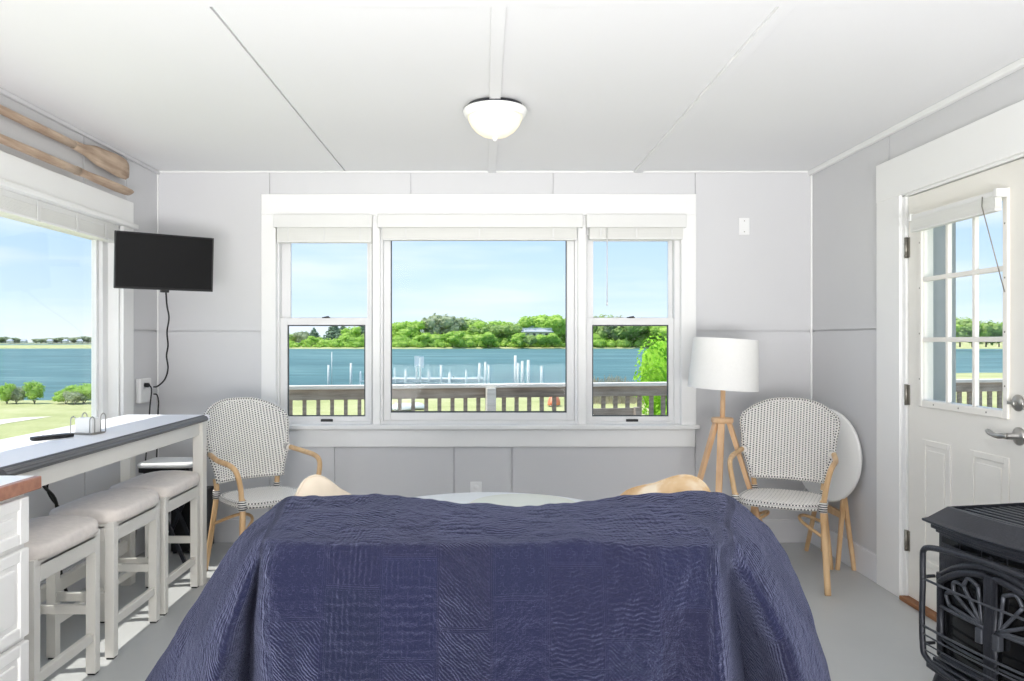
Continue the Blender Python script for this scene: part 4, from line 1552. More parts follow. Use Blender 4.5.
make_pillow('cream and tan cushion peeking over the quilt corner near the bar table chair', (-0.53, 2.56, 0.66), (math.radians(-14), math.radians(34), math.radians(48)), 0.34, 0.34, 0.13, 'pillow_cream')
make_pillow('tan patterned cushion peeking over the quilt beside the floor lamp', (0.605, 2.58, 0.652), (math.radians(-20), math.radians(-20), math.radians(-30)), 0.38, 0.37, 0.13)

ct = thing('coffee_table', 'white round coffee table between the quilt and the window', 'coffee table', (0.025, 3.56, 0))
MB().lathe([(0.64, 0.435), (0.67, 0.44), (0.675, 0.455), (0.67, 0.469), (0.64, 0.472)], 72).build('tabletop', 'white', ct)
MB().lathe([(0.50, 0.36), (0.50, 0.435)], 48).build('apron', 'white', ct)
for k in range(4):
    a = PI / 4 + k * PI / 2
    MB().tube([(0.44 * math.cos(a), 0.44 * math.sin(a), 0.40), (0.50 * math.cos(a), 0.50 * math.sin(a), 0.0)], [0.026, 0.018], 14).build('leg', 'white', ct)
MB().lathe([(0.0, 0.0), (0.2, 0.0), (0.26, 0.012), (0.268, 0.02), (0.262, 0.022), (0.2, 0.008), (0.0, 0.006)], 56, (0, 0, 0)).build('round_tray', 'cream', loc=(0.19, 3.80, 0.4725))
tag(bpy.data.objects['round_tray'], 'shallow cream round tray lying on the white coffee table', 'tray')

# ================================================================== STOVE
sv = thing('heating_stove', 'black cast-iron stove with arched doors, beside the white door', 'stove', (1.55, 2.305, 0), math.radians(-78))
HW, DP = 0.245, 0.42


def bow(x, b=0.03, w=HW):
    return -b * (1 - (x / w) ** 2)


def bowed_slab(mb, hw, y_off, depth, z0, z1, b=0.03, n=16):
    poly = [(-hw + 2 * hw * i / n, y_off + bow(-hw + 2 * hw * i / n, b, hw)) for i in range(n + 1)]
    poly += [(hw, depth), (-hw, depth)]
    mb.prism(poly, z0, z1)
    return mb


bd = MB()
bowed_slab(bd, HW, 0.0, DP, 0.25, 0.668)
bd.build('body', 'iron', sv, bevel=0.004)
tpm = MB()
bowed_slab(tpm, HW + 0.006, -0.008, DP + 0.008, 0.666, 0.678)
bowed_slab(tpm, HW + 0.016, -0.018, DP + 0.012, 0.678, 0.694)
tpm.build('cornice', 'iron', sv, bevel=0.004)
vt = MB()
for k in range(5):
    x = -0.18 + k * 0.09
    for i in range(1):
        pass
    xs = [x - 0.041, x + 0.041]
    vt.add([(xs[0], bow(xs[0]) - 0.003, 0.640), (xs[1], bow(xs[1]) - 0.003, 0.640), (xs[1], bow(xs[1]) - 0.003, 0.658), (xs[0], bow(xs[0]) - 0.003, 0.658),
            (xs[0], bow(xs[0]) + 0.03, 0.640), (xs[1], bow(xs[1]) + 0.03, 0.640), (xs[1], bow(xs[1]) + 0.03, 0.658), (xs[0], bow(xs[0]) + 0.03, 0.658)],
           [(0, 1, 2, 3), (4, 7, 6, 5), (0, 3, 7, 4), (1, 5, 6, 2), (3, 2, 6, 7), (0, 4, 5, 1)])
vt.build('vent_slot', 'stoveglass', sv)
# top plate: flared rim rising to a raised grille well
tp = MB()
n = 16
outer = [(-HW - 0.035 + 2 * (HW + 0.035) * i / n, -0.035 + bow(-HW - 0.035 + 2 * (HW + 0.035) * i / n, 0.03, HW + 0.035)) for i in range(n + 1)] + [(HW + 0.035, DP + 0.03), (-HW - 0.035, DP + 0.03)]
mid = [(x * 0.955, y * 0.955 + 0.01) for x, y in outer]
inn = [(-HW + 0.012 + 2 * (HW - 0.012) * i / n, 0.022 + bow(-HW + 0.012 + 2 * (HW - 0.012) * i / n, 0.026, HW - 0.012)) for i in range(n + 1)] + [(HW - 0.012, DP - 0.02), (-HW + 0.012, DP - 0.02)]
inn2 = [(x * 0.965, (y - 0.2) * 0.955 + 0.2) for x, y in inn]
k = len(outer)
vs = []
for (loop, z) in ((mid, 0.694), (outer, 0.700), (outer, 0.706), (mid, 0.712), (inn, 0.752), (inn2, 0.754), (inn2, 0.722)):
    vs += [(x, y, z) for x, y in loop]
fs = [tuple(reversed(range(k)))]
for r in range(6):
    for j in range(k):
        j2 = (j + 1) % k
        fs.append((r * k + j, r * k + j2, (r + 1) * k + j2, (r + 1) * k + j))
fs.append(tuple(6 * k + j for j in range(k)))
tp.add(vs, fs)
tp.build('top_plate', 'iron', sv, bevel=0.002)
gr = MB()
for i in range(11):
    y = 0.048 + i * 0.0335
    gr.box(-HW + 0.022, HW - 0.022, y - 0.008, y + 0.008, 0.722, 0.746)
gr.build('grille', 'iron', sv, bevel=0.003)
ba = MB()
bowed_slab(ba, HW + 0.012, -0.014, DP + 0.01, 0.232, 0.252)
bowed_slab(ba, HW + 0.024, -0.028, DP + 0.02, 0.214, 0.234)
ba.build('base_plate', 'iron', sv, bevel=0.004)
for sx in (-1, 1):
    for y in (0.02, DP - 0.05):
        MB().tube(catmull([(sx * (HW - 0.03), y, 0.222), (sx * (HW - 0.005), y - 0.01, 0.15), (sx * (HW - 0.02), y, 0.05), (sx * (HW + 0.005), y - 0.015, 0.0)], 5),
                  [0.032] * 5 + [0.028] * 5 + [0.02] * 5 + [0.026], 12).build('leg', 'iron', sv)


def face_pt(x, z, off):
    return (x, bow(x) - off, z)


def arch_z(x, top=0.592, drop=0.085, w=0.225):
    return top - drop * (x / w) ** 2


# window openings behind the doors (dark glass) and the doors themselves
for s in (-1, 1):
    leaf = MB()
    xs = [s * (0.012 + 0.205 * i / 10) for i in range(11)]
    outl = [face_pt(x, 0.275, 0.012) for x in xs] + [face_pt(x, arch_z(x), 0.012) for x in reversed(xs)]
    dense = []
    for i in range(len(outl)):
        a, b = Vector(outl[i]), Vector(outl[(i + 1) % len(outl)])
        for q_ in range(2):
            dense.append(a.lerp(b, q_ / 2))
    leaf.tube(dense, 0.0115, 8, closed=True)
    dl = leaf.build('stove_door', 'iron', sv)
    g = MB()
    k = 11
    gv = [face_pt(x, 0.275, 0.002) for x in xs] + [face_pt(x, arch_z(x), 0.002) for x in xs]
    gf = [(i, i + 1, k + i + 1, k + i) if s < 0 else (i + 1, i, k + i, k + i + 1) for i in range(k - 1)]
    g.add(gv, gf)
    go = g.build('door_glass', 'stoveglass', dl)
    go.modifiers.new('th', 'SOLIDIFY').thickness = 0.004
    # fan of rays from the lower inner corner
    hub = (s * 0.03, 0.44)
    fan = MB()
    tips = []
    for ang in (6, 32, 58, 84):
        a = math.radians(ang)
        R_ = 0.14
        ex, ez = hub[0] + s * R_ * math.cos(a), hub[1] + R_ * 0.80 * math.sin(a)
        tips.append((ex, ez))
        fan.tube([face_pt(hub[0] + (ex - hub[0]) * t / 6, hub[1] + (ez - hub[1]) * t / 6, 0.014) for t in range(7)], 0.006, 8)
    for (a, b) in zip(tips, tips[1:]):
        mx, mz = (a[0] + b[0]) / 2 - hub[0], (a[1] + b[1]) / 2 - hub[1]
        c = (hub[0] + mx * 1.2, hub[1] + mz * 1.2)
        cur = catmull([(a[0], a[1], 0), (c[0], c[1], 0), (b[0], b[1], 0)], 6)
        fan.tube([face_pt(p.x, p.y, 0.014) for p in cur], 0.006, 8)
    fan.build('fan_muntin', 'ironlight', dl)
    fan = MB().tube([face_pt(s * (0.02 + 0.19 * t / 8), 0.435, 0.014) for t in range(9)], 0.0065, 8)
    fan.build('door_bar', 'ironlight', dl)
    MB().tube([face_pt(s * (0.02 + 0.19 * t / 8), 0.33, 0.014) for t in range(9)], 0.0045, 8).build('door_bar', 'ironlight', dl)
    for zz in (0.34, 0.52):
        MB().tube([face_pt(s * 0.222, zz - 0.02, 0.01), face_pt(s * 0.222, zz + 0.02, 0.01)], 0.011, 10).build('hinge', 'iron', dl)
    MB().box(s * 0.03 - 0.012, s * 0.03 + 0.012, -0.06, -0.038, 0.385, 0.432).build('latch', 'ironlight', dl, bevel=0.004)
MB().box(-0.013, 0.013, -0.052, -0.02, 0.265, 0.597).build('centre_post', 'iron', sv, bevel=0.004)
MB().tube([face_pt(x, arch_z(x) + 0.02, 0.004) for x in [-0.235 + 0.47 * i / 20 for i in range(21)]], 0.012, 8).build('arch_moulding', 'iron', sv)

# safety guard standing off the doors
gd = thing('stove_guard', 'curved black wire guard hooked in front of the stove doors', 'stove guard', (1.55, 2.305, 0), math.radians(-78))
gy = -0.052


def gpt(x, z, yo=0.0):
    return (x, gy + yo - 0.02 * (1 - (x / 0.27) ** 2), z)


lo = [gpt(-0.252, 0.30), gpt(-0.256, 0.40), gpt(-0.252, 0.50), gpt(-0.252, 0.575), gpt(-0.245, 0.612), gpt(-0.20, 0.628), gpt(-0.1, 0.638), gpt(0.0, 0.642), gpt(0.1, 0.638), gpt(0.2, 0.628),
      gpt(0.245, 0.612), gpt(0.252, 0.575), gpt(0.252, 0.50), gpt(0.256, 0.40), gpt(0.252, 0.30), gpt(0.235, 0.262), gpt(0.15, 0.245), gpt(0, 0.24), gpt(-0.15, 0.245), gpt(-0.235, 0.262)]
MB().tube(catmull(lo, 5, closed=True), 0.0095, 10, closed=True).build('frame', 'iron', gd)
for zz in (0.515, 0.36):
    MB().tube([gpt(-0.252 + 0.504 * i / 20, zz) for i in range(21)], 0.0042, 8).build('guard_wire', 'ironlight', gd)
for zz in (0.345,):
    MB().tube([gpt(-0.252 + 0.504 * i / 20, zz - 0.012) for i in range(21)], 0.003, 8).build('guard_wire', 'ironlight', gd)
for i in range(3):
    MB().tube([gpt(-0.25 + 0.5 * j / 16, 0.262 + i * 0.022) for j in range(17)], 0.0025, 6).build('guard_wire', 'ironlight', gd)
for s in (-1, 1):
    MB().tube([gpt(s * 0.252, 0.30), (s * 0.25, -0.012, 0.30)], 0.006, 8).build('hook', 'iron', gd)
    MB().tube([gpt(s * 0.252, 0.52), (s * 0.25, -0.012, 0.52)], 0.006, 8).build('hook', 'iron', gd)
MB().tube([gpt(0, 0.642), (0, -0.04, 0.648)], 0.007, 8).build('hook', 'iron', gd)

# ================================================================== OUTSIDE
GZ, WZ = -1.5, -2.2


def shore_y(x):
    if x < 12:
        return interp([-13, -8], [36.6, 40.5], x) + 0.4 * math.sin(x * 0.2)
    return min(70, 40.5 + (x - 12) * 1.1)


ter = MB()
xsamp = [-200, -150, -110, -80, -60, -45, -35, -28, -22, -16, -10, -5, 0, 5, 10, 14, 18, 24, 30, 36, 45, 60, 90, 140, 200]
rows = [0.0, 0.14, 0.3, 0.5, 0.7, 0.85, 0.95, 1.0, 1.12]
vs, fs = [], []
for x in xsamp:
    for t in rows:
        sy = shore_y(x)
        y = -25 + (sy + 25) * t
        z = GZ if t <= 1.0 else WZ - 0.5
        vs.append((x, y, z))
R_ = len(rows)
for i in range(len(xsamp) - 1):
    for j in range(R_ - 1):
        fs.append((i * R_ + j, (i + 1) * R_ + j, (i + 1) * R_ + j + 1, i * R_ + j + 1))
ter.add(vs, fs, None, True)
struct(ter.build('lawn_ground', 'grass'))
struct(MB().add([(-4000, 20, WZ), (4000, 20, WZ), (4000, 4500, WZ), (-4000, 4500, WZ)], [(0, 1, 2, 3)]).build('bay_water', 'water'))
# pale sandy path on the lawn, left of the house
pth = MB()
vs, fs = [], []
pp = [(-14.5, 14, 0.9), (-16.4, 20, 0.8), (-17.2, 25, 0.55), (-16.6, 28.5, 0.25)]
cpts = catmull([(a, b, w) for a, b, w in pp], 8)
for p in cpts:
    vs += [(p.x - p.z * 1.6, p.y, GZ + 0.012), (p.x + p.z * 1.6, p.y + 0.3, GZ + 0.012)]
for i in range(len(cpts) - 1):
    fs.append((2 * i, 2 * i + 1, 2 * i + 3, 2 * i + 2))
pth.add(vs, fs)
struct(pth.build('sandy_path', 'sand'))
struct(MB().box(-2.5, 9.0, WB + TH + 0.005, 8.6, -0.25, -0.10).build('deck_floor', 'deckwood'))

# far shore land
fsn = MB()
n = 60
vs, fs = [], []
for i in range(n + 1):
    x = -330 + 900 * i / n
    fy = 402 + 10 * math.sin(x * 0.02)
    hh = interp([-330, -200, -105, -40, 30, 200, 560], [0.4, 1.0, 2.0, 3.5, 5, 8, 9], x)
    vs += [(x, fy, WZ - 0.3), (x, fy + 4, WZ + 0.7), (x, fy + 40, WZ + hh), (x, fy + 120, WZ + hh + 1)]
for i in range(n):
    for j in range(3):
        fs.append((i * 4 + j, (i + 1) * 4 + j, (i + 1) * 4 + j + 1, i * 4 + j + 1))
fsn.add(vs, fs, None, True)
struct(fsn.build('far_shore_land', 'grass'))

rng = random.Random(7)


def make_tree(name, label, cat, mat, lobes, n, size, trunk_h, seed, group):
    t = thing(name, label, cat, (0, 0, 0), 0, group)
    r = random.Random(seed)
    mb = MB().leaves(lobes, n, size, r)
    # inner mass so the crown is not see-through
    for (cx, cy, cz, rx, ry, rz) in lobes:
        vs, fs = [], []
        for a in range(7):
            for b in range(10):
                th, ph = PI * a / 6, 2 * PI * b / 10
                k = 0.84 + 0.08 * math.sin(3 * ph + cx) * math.sin(2 * th)
                vs.append((cx + rx * k * math.sin(th) * math.cos(ph), cy + ry * k * math.sin(th) * math.sin(ph), cz + rz * k * math.cos(th)))
        for a in range(6):
            for b in range(10):
                fs.append((a * 10 + b, (a + 1) * 10 + b, (a + 1) * 10 + (b + 1) % 10, a * 10 + (b + 1) % 10))
        mb.add(vs, fs)
    mb.build('crown', mat, t)
    MB().tube([(0, 0, 0), (0, 0, trunk_h)], [0.05 * trunk_h, 0.03 * trunk_h], 8).build('trunk', 'trunk', t)
    return t


def lobes_round(r, w, h, base, k=7):
    L = [(0, 0, base + h * 0.5, w * 0.38, w * 0.38, h * 0.46)]
    for i in range(k):
        a = 2 * PI * i / k + r.uniform(-.3, .3)
        q = r.uniform(0.22, 0.36)
        zz = base + h * r.uniform(0.25, 0.8)
        s = r.uniform(0.18, 0.27)
        L.append((math.cos(a) * w * q, math.sin(a) * w * q, zz, w * s, w * s, h * s))
    return L


def lobes_cone(w, h, base):
    return [(0, 0, base + h * q, w * 0.5 * (1 - q) + 0.3, w * 0.5 * (1 - q) + 0.3, h * 0.14) for q in (0.1, 0.25, 0.4, 0.55, 0.7, 0.85, 0.95)]


GT = 'trees along the far shore'
rr = random.Random(3)
PROT = {
    'b': make_tree('broadleaf_tree', 'x', 'tree', 'leaf_bright', lobes_round(rr, 13, 11, 1.5), 800, 0.8, 5, 1, GT),
    'm': make_tree('broadleaf_tree', 'x', 'tree', 'leaf_mid', lobes_round(rr, 12, 11.5, 1.5), 800, 0.8, 5, 2, GT),
    'g': make_tree('broadleaf_tree', 'x', 'tree', 'leaf_grey', lobes_round(rr, 10, 14, 1.5), 800, 0.75, 6, 3, GT),
    'd': make_tree('conifer_tree', 'x', 'tree', 'leaf_dark', lobes_cone(9.5, 14, 0.8), 800, 0.75, 6, 4, GT),
}
used = set()


def pretty(s):
    return s


KIND = {'b': 'bright green leafy tree', 'm': 'mid-green leafy tree', 'g': 'grey-green leafy tree', 'd': 'dark pointed conifer'}


def far_tree(kind, px, ytop, d, ybase, label):
    """crown top at pixel (px, ytop), foot at ybase, depth d"""
    p0, p1 = at(px, ybase, d), at(px, ytop, d)
    h = p1.z - p0.z
    base_h = {'b': 12.6, 'm': 13.1, 'g': 15.3, 'd': 15.4}[kind]
    s = h / base_h
    src = PROT[kind]
    if kind not in used:
        used.add(kind)
        o = src
    else:
        o = copy_tree(src)
    o.location = p0
    wid = rr.uniform(1.15, 1.6) * (1.45 if kind == 'd' else 1.0)
    o.scale = (s * wid, s * wid, s)
    o.rotation_euler = (0, 0, rr.uniform(0, 6.28))
    o['label'] = label
    return o


# (kind, px, ytop, label)
trees = [
    # behind the narrow sash window near the television
    ('m', 292, 333, 'low mid-green tree at the left end of the far shore'),
    ('g', 301, 331, 'low grey-green tree second from the left end of the far shore'),
    ('d', 314, 328, 'small dark conifer left of the tall conifer clump on the far shore'),
    ('d', 334, 321.5, 'tallest dark conifer on the far shore in the window nearest the television'),
    ('d', 343, 325, 'dark conifer touching the right side of the tallest one, window nearest the television'),
    ('b', 351, 327, 'bright green tree right of the dark conifers in the window nearest the television'),
    ('d', 362, 321, 'dark conifer at the right edge of the window nearest the television'),
    ('b', 322, 337, 'bright low tree in front of the tall dark conifers on the far shore'),
    ('m', 373, 330, 'far-shore tree mostly behind the first window mullion'),
    # middle window
    ('b', 399, 322, 'bright round tree at the left edge of the middle window view'),
    ('b', 409, 321, 'bright tall round tree second from the left in the middle window view'),
    ('m', 422, 331, 'low tree in the dip of the treeline in the middle window'),
    ('g', 433, 317, 'tall thin grey-green tree, first of the sparse pair in the middle window'),
    ('g', 441, 314, 'tallest sparse grey-green tree in the middle window treeline'),
    ('g', 450, 315, 'sparse grey tree right of the tallest one in the middle window'),
    ('m', 461, 318, 'broad mid-green tree near the centre of the middle window treeline'),
    ('m', 470, 317, 'mid-green tree just left of the centre dip in the middle window'),
    ('b', 479, 322, 'bright tree right of the broad mid-green ones in the middle window'),
    ('m', 487, 323, 'rounded pale tree left of the small pointed conifer'),
    ('d', 494, 325, 'small pointed conifer in the gap left of the house across the water'),
    ('b', 503, 321, 'bright round tree between the pointed conifer and the house'),
    ('m', 511, 322, 'mid-green round tree next to the house across the water'),
    ('b', 530, 317, 'bright tree rising behind the left side of the house roof'),
    ('b', 540, 315, 'bright tree rising right behind the peak of the house roof'),
    ('b', 555, 315, 'tall bright tree on the right side of the house across the water'),
    ('m', 566, 318, 'tree at the right edge of the middle window view'),
    # right window
    ('g', 582, 318, 'far-shore tree mostly behind the second window mullion'),
    ('g', 596, 316, 'grey-green tree at the left edge of the window near the floor lamp'),
    ('m', 606, 314, 'tallest rounded tree in the window near the floor lamp'),
    ('g', 617, 316, 'grey-green tree just right of the tallest one in the window near the floor lamp'),
    ('m', 628, 317, 'mid-green tree under the sash lock in the window near the floor lamp'),
    ('g', 640, 318, 'grey-green tree right of the sash lock in the window near the floor lamp'),
    ('m', 651, 320, 'tree above the lime bush in the window near the floor lamp'),
    ('b', 663, 321, 'tree at the right edge of the window near the floor lamp'),
    ('b', 684, 320, 'far tree hidden behind the right window casing'),
]
trees += []
for (k, px_, yt, lab) in [
        ('b', 519, 333, 'low bright tree in front of the left end of the house across the water'),
        ('m', 530, 334, 'low mid-green tree hiding the left wall of the house across the water'),
        ('b', 541, 334.5, 'low bright tree hiding the middle wall of the house across the water'),
        ('b', 552, 333, 'low bright tree in front of the right end of the house across the water'),
        ('b', 312, 336, 'low bright tree left of the tall dark conifers, close to the far water line'),
        ('b', 345, 335.5, 'low bright tree below the right-hand dark conifer, close to the far water line'),
        ('b', 425, 333, 'low bright tree under the dip in the middle window treeline'),
        ('b', 455, 331, 'low bright tree in front of the broad trees near the middle window centre'),
        ('b', 488, 332, 'low bright tree in front of the small pointed conifer')]:
    far_tree(k, px_, yt, 405 + rr.uniform(-2, 2), 347, lab)
for (k, px_, yt, lab) in trees:
    far_tree(k, px_, yt, 425 + rr.uniform(-8, 14), 346.5, lab)
# trees seen through the door panes
for i, (k, px_, yt, lab) in enumerate([
        ('b', 949, 322, 'bright tree behind the leftmost clear column of door panes'),
        ('m', 960, 316, 'tall green tree in the middle column of door panes'),
        ('b', 972, 321, 'green tree at the right of the middle door pane column'),
        ('m', 986, 320, 'green tree at the left of the last door pane column'),
        ('b', 999, 323, 'bright tree at the right of the last door pane column'),
        ('b', 1010, 321, 'tree behind the right edge of the door glass')]):
    far_tree(k, px_, yt, 300, 347, lab)

# low bank shrubs along the far water line: many, uncountable
bk = MB()
for i in range(330):
    row = i % 2
    x = -112 + 235 * i / 329 + rr.uniform(-1.5, 1.5)
    fy = 407 + 10 * math.sin(x * 0.02) + rr.uniform(-1, 3) + row * 7
    h = interp([-112, -60, -40, 120], [2.4, 3.6, 4.6, 5.0], x) * rr.choice((0.5, 0.7, 0.9, 1.15)) * (1.35 if row else 0.85)
    w = h * rr.uniform(0.5, 0.9)
    z0 = WZ + 0.6 + row * 0.8
    bk.leaves([(x, fy, z0 + h * 0.45, w, w * .8, h * 0.55)], 30, 0.75, rr, 0.2)
    vs, fs = [], []
    for a in range(6):
        for b in range(8):
            th, ph = PI * a / 5, 2 * PI * b / 8
            k = 0.85 + 0.2 * mnoise.noise(Vector((x + a, fy, b * 1.3)))
            vs.append((x + w * k * math.sin(th) * math.cos(ph), fy + w * .7 * k * math.sin(th) * math.sin(ph), z0 + h * 0.45 + h * 0.5 * k * math.cos(th)))
    for a in range(5):
        for b in range(8):
            fs.append((a * 8 + b, (a + 1) * 8 + b, (a + 1) * 8 + (b + 1) % 8, a * 8 + (b + 1) % 8))
    bk.add(vs, fs)
tag(bk.build('shore_undergrowth', 'leaf_bright'), 'continuous bright green undergrowth along the far water line', 'undergrowth', kind='stuff')

# house across the water
hs = thing('shore_house', 'pale house with a grey hipped roof among the trees across the water', 'house', at(537, 340, 416))
sc_ = 416 / F
MB().box(-8, 8, -2, 5, 0, 12 * sc_).build('walls', 'housewall', hs)
rf = MB()
z0, z1 = 7.4 * sc_ + 0.5, 14.5 * sc_ + 0.5
w, dpt = 15.5 * sc_ * 1.05, 5.5
rf.add([(-w, -3.5, z0), (w, -3.5, z0), (w, 6.5, z0), (-w, 6.5, z0), (-2.2, 1.5, z1), (2.2, 1.5, z1),
        (-w, -3.5, z0 - .35), (w, -3.5, z0 - .35), (w, 6.5, z0 - .35), (-w, 6.5, z0 - .35)],
       [(0, 1, 5, 4), (1, 2, 5), (2, 3, 4, 5), (3, 0, 4), (6, 7, 1, 0), (7, 8, 2, 1), (8, 9, 3, 2), (9, 6, 0, 3), (9, 8, 7, 6)])
rf.build('roof', 'roof', hs)
for x in (-5, -1.6, 1.6, 5):
    MB().box(x - 0.7, x + 0.7, -2.05, -1.98, 3.2 - 1.4, 3.6).build('window', 'gasket', hs)
MB().box(1.2, 2.0, 1.2, 2.0, z1 - 0.8, z1 + 0.8).build('chimney', 'housewall', hs)

# low far coast seen through the side window
fc = MB()
vs, fs = [], []
for i in range(31):
    x = -900 + 520 * i / 30
    vs += [(x, 1180, WZ - 0.3), (x, 1184, WZ + 1.0), (x, 1230, WZ + 2.4 + 0.8 * math.sin(i)), (x, 1300, WZ + 2.5)]
for i in range(30):
    for j in range(3):
        fs.append((i * 4 + j, (i + 1) * 4 + j, (i + 1) * 4 + j + 1, i * 4 + j + 1))
fc.add(vs, fs, None, True)
struct(fc.build('far_coast_land', 'leaf_grey'))
coast = [(2, 336.5), (7, 338), (13, 337.5), (18, 338.5), (36, 338.5), (41, 339), (46, 338), (52, 338), (57, 337.5), (63, 337), (74, 337), (82, 336), (88, 337), (92, 336.5)]
ORD = ['leftmost', 'second', 'third', 'fourth', 'fifth', 'sixth', 'seventh', 'eighth', 'ninth', 'tenth', 'eleventh', 'twelfth', 'thirteenth', 'rightmost']
for i, (px_, yt) in enumerate(coast):
    w_ = ORD[i] if i in (0, 13) else ORD[i] + ' from left'
    o_ = far_tree('g', px_, yt, 1200 + rr.uniform(0, 20), 343.6, 'tiny grey-green tree, ' + w_ + ' of those on the low coast through the side window')
    o_['group'] = 'tiny trees on the low coast'
    o_.scale = (o_.scale[0] * 2.0, o_.scale[1] * 2.0, o_.scale[2])
proto_h = None
for i, px_ in enumerate((10, 24, 50, 66, 80)):
    if proto_h is None:
        proto_h = thing('coast_house', 'tiny pale house, leftmost of those on the low coast through the side window', 'house', at(px_, 343.2, 1190), 0, 'tiny houses on the low coast')
        MB().box(-4, 4, -3, 3, 0, 3.5).build('walls', 'sand', proto_h)
        MB().add([(-4.5, -3.5, 3.5), (4.5, -3.5, 3.5), (4.5, 3.5, 3.5), (-4.5, 3.5, 3.5), (-2.5, 0, 6.5), (2.5, 0, 6.5)],
                 [(0, 1, 5, 4), (2, 3, 4, 5), (1, 2, 5), (3, 0, 4), (3, 2, 1, 0)]).build('roof', 'roof', proto_h)
    else:
        c = copy_tree(proto_h)
        c.location = at(px_, 343.2, 1190)
        c.rotation_euler = (0, 0, rr.uniform(-.5, .5))
        c['label'] = 'tiny pale house, ' + ('rightmost' if i == 4 else ORD[i] + ' from left') + ' of those on the low coast through the side window'

# bushes at the edge of the lawn, side window
def make_bush(name, label, loc, w, h, mat, n, size, seed, group=None):
    b = thing(name, label, 'bush', loc, 0, group)
    r = random.Random(seed)
    L = lobes_round(r, w, h, h * 0.12, 8)
    mb = MB().leaves(L, n, size, r, 0.4)
    for (cx, cy, cz, rx, ry, rz) in L:
        vs, fs = [], []
        for a in range(9):
            for c in range(14):
                th, ph = PI * a / 8, 2 * PI * c / 14
                d = Vector((math.sin(th) * math.cos(ph), math.sin(th) * math.sin(ph), math.cos(th)))
                k = 0.80 + 0.22 * mnoise.noise(d * 3.1 + Vector((cx * 9, cy * 9, cz * 9)))
                vs.append((cx + rx * k * d.x, cy + ry * k * d.y, cz + rz * k * d.z))
        for a in range(8):
            for c in range(14):
                fs.append((a * 14 + c, (a + 1) * 14 + c, (a + 1) * 14 + (c + 1) % 14, a * 14 + (c + 1) % 14))
        mb.add(vs, fs)
    mb.build('foliage', mat, b)
    sm = MB()
    for k in range(5):
        a = 2 * PI * k / 5
        sm.tube([(0, 0, 0), (math.cos(a) * w * 0.12, math.sin(a) * w * 0.12, h * 0.35), (math.cos(a) * w * 0.25, math.sin(a) * w * 0.25, h * 0.7)], [0.016 * h, 0.011 * h, 0.005 * h], 6)
    sm.build('stems', 'trunk', b)
    return b


def gp(x, d):
    p = at(x, 342, d)
    return Vector((p.x, d, GZ - 0.02))


BG = 'bushes at the lawn edge by the side window'
make_bush('shrub', 'small round bush at the left end of the lawn edge in the side window', gp(7, 34.8), 0.72, 0.88, 'leaf_bright', 900, 0.055, 11, BG)
make_bush('shrub', 'second small bush from the left on the lawn edge, touching the first', gp(16.5, 35), 0.78, 0.76, 'leaf_grey', 900, 0.055, 12, BG)
make_bush('shrub', 'lone taller bush with bare stems in the middle of the side window', gp(34.5, 34.9), 0.82, 0.96, 'leaf_bright', 1000, 0.055, 13, BG)
make_bush('shrub', 'low bush left half of the wide clump at the right of the side window', gp(66, 34.9), 1.1, 0.62, 'leaf_bright', 900, 0.055, 14, BG)
make_bush('shrub', 'taller bush of the wide clump beside the side window frame', gp(84, 35), 1.5, 0.86, 'leaf_bright', 1400, 0.055, 15, BG)
make_bush('shrub', 'low bush filling the wide clump in front, side window', gp(75, 34.6), 1.0, 0.6, 'leaf_grey', 900, 0.055, 16, BG)
# lime bush just beyond the deck
lb_ = make_bush('lime_bush', 'large lime-green bush just beyond the deck railing, right of the window view', Vector(((692 - CX) * 10.6 / F, 10.6, GZ)), 1.65, 2.5, 'leaf_lime', 9000, 0.035, 21)
# dry reeds
rd = MB()
r2 = random.Random(5)
for i in range(700):
    x = r2.uniform(4.6, 8.6)
    y = 36 + r2.uniform(-1.5, 1.5)
    h = r2.uniform(0.5, 1.25) * interp([4.6, 6, 7.6, 8.6], [0.9, 1.0, 0.7, 0.9], x)
    a = r2.uniform(-.25, .25)
    w = 0.02
    rd.add([(x - w, y, GZ - 0.1), (x + w, y, GZ - 0.1), (x + a + 0.01, y, GZ + h), (x + a - 0.01, y, GZ + h)], [(0, 1, 2, 3)])
tag(rd.build('dry_reeds', 'reed'), 'pale dry reeds at the water edge beyond the deck', 'reeds', kind='stuff')

# ------------------------------------------------------------------ deck railing
A = Vector((-1.84, 7.2, 0))
B = Vector((1.855, 7.85, 0))
dr = (B - A).normalized()
rail_a, rail_b = A - dr * 2.2, A + dr * 8.6
CZ = 0.885
nrm = Vector((-dr.y, dr.x, 0))
rl = thing('deck_railing', 'weathered wooden deck railing with pale cap beyond the window', 'railing', (A.x, A.y, -0.1), math.atan2(dr.y, dr.x))
MB().box(-0.55, 8.6, -0.07, 0.07, CZ + 0.1 - 0.035, CZ + 0.1).build('cap_rail', 'railcap', rl, bevel=0.004)
MB().box(-0.55, 8.6, -0.035, 0.0, CZ + 0.1 - 0.135, CZ + 0.1 - 0.036).build('top_rail', 'deckwood', rl, bevel=0.003)
MB().box(-0.55, 8.6, -0.035, 0.0, 0.10, 0.19).build('bottom_rail', 'deckwood', rl, bevel=0.003)
bal = MB().box(-0.018, 0.018, 0.0, 0.035, 0.06, CZ + 0.1 - 0.04)
b0 = None
x = -0.49
while x < 8.5:
    if b0 is None:
        b0 = bal.build('baluster', 'deckwood', rl)
        b0.location = (x, 0, 0)
    else:
        c = b0.copy()
        COL.objects.link(c)
        c.location = (x, 0, 0)
    x += 0.1275
for xx in (-0.5, 1.91, 5.2, 8.4):
    MB().box(xx - 0.045, xx + 0.045, -0.125, -0.036, 0.0, CZ + 0.1 - 0.036).build('post', 'railcap', rl, bevel=0.004)

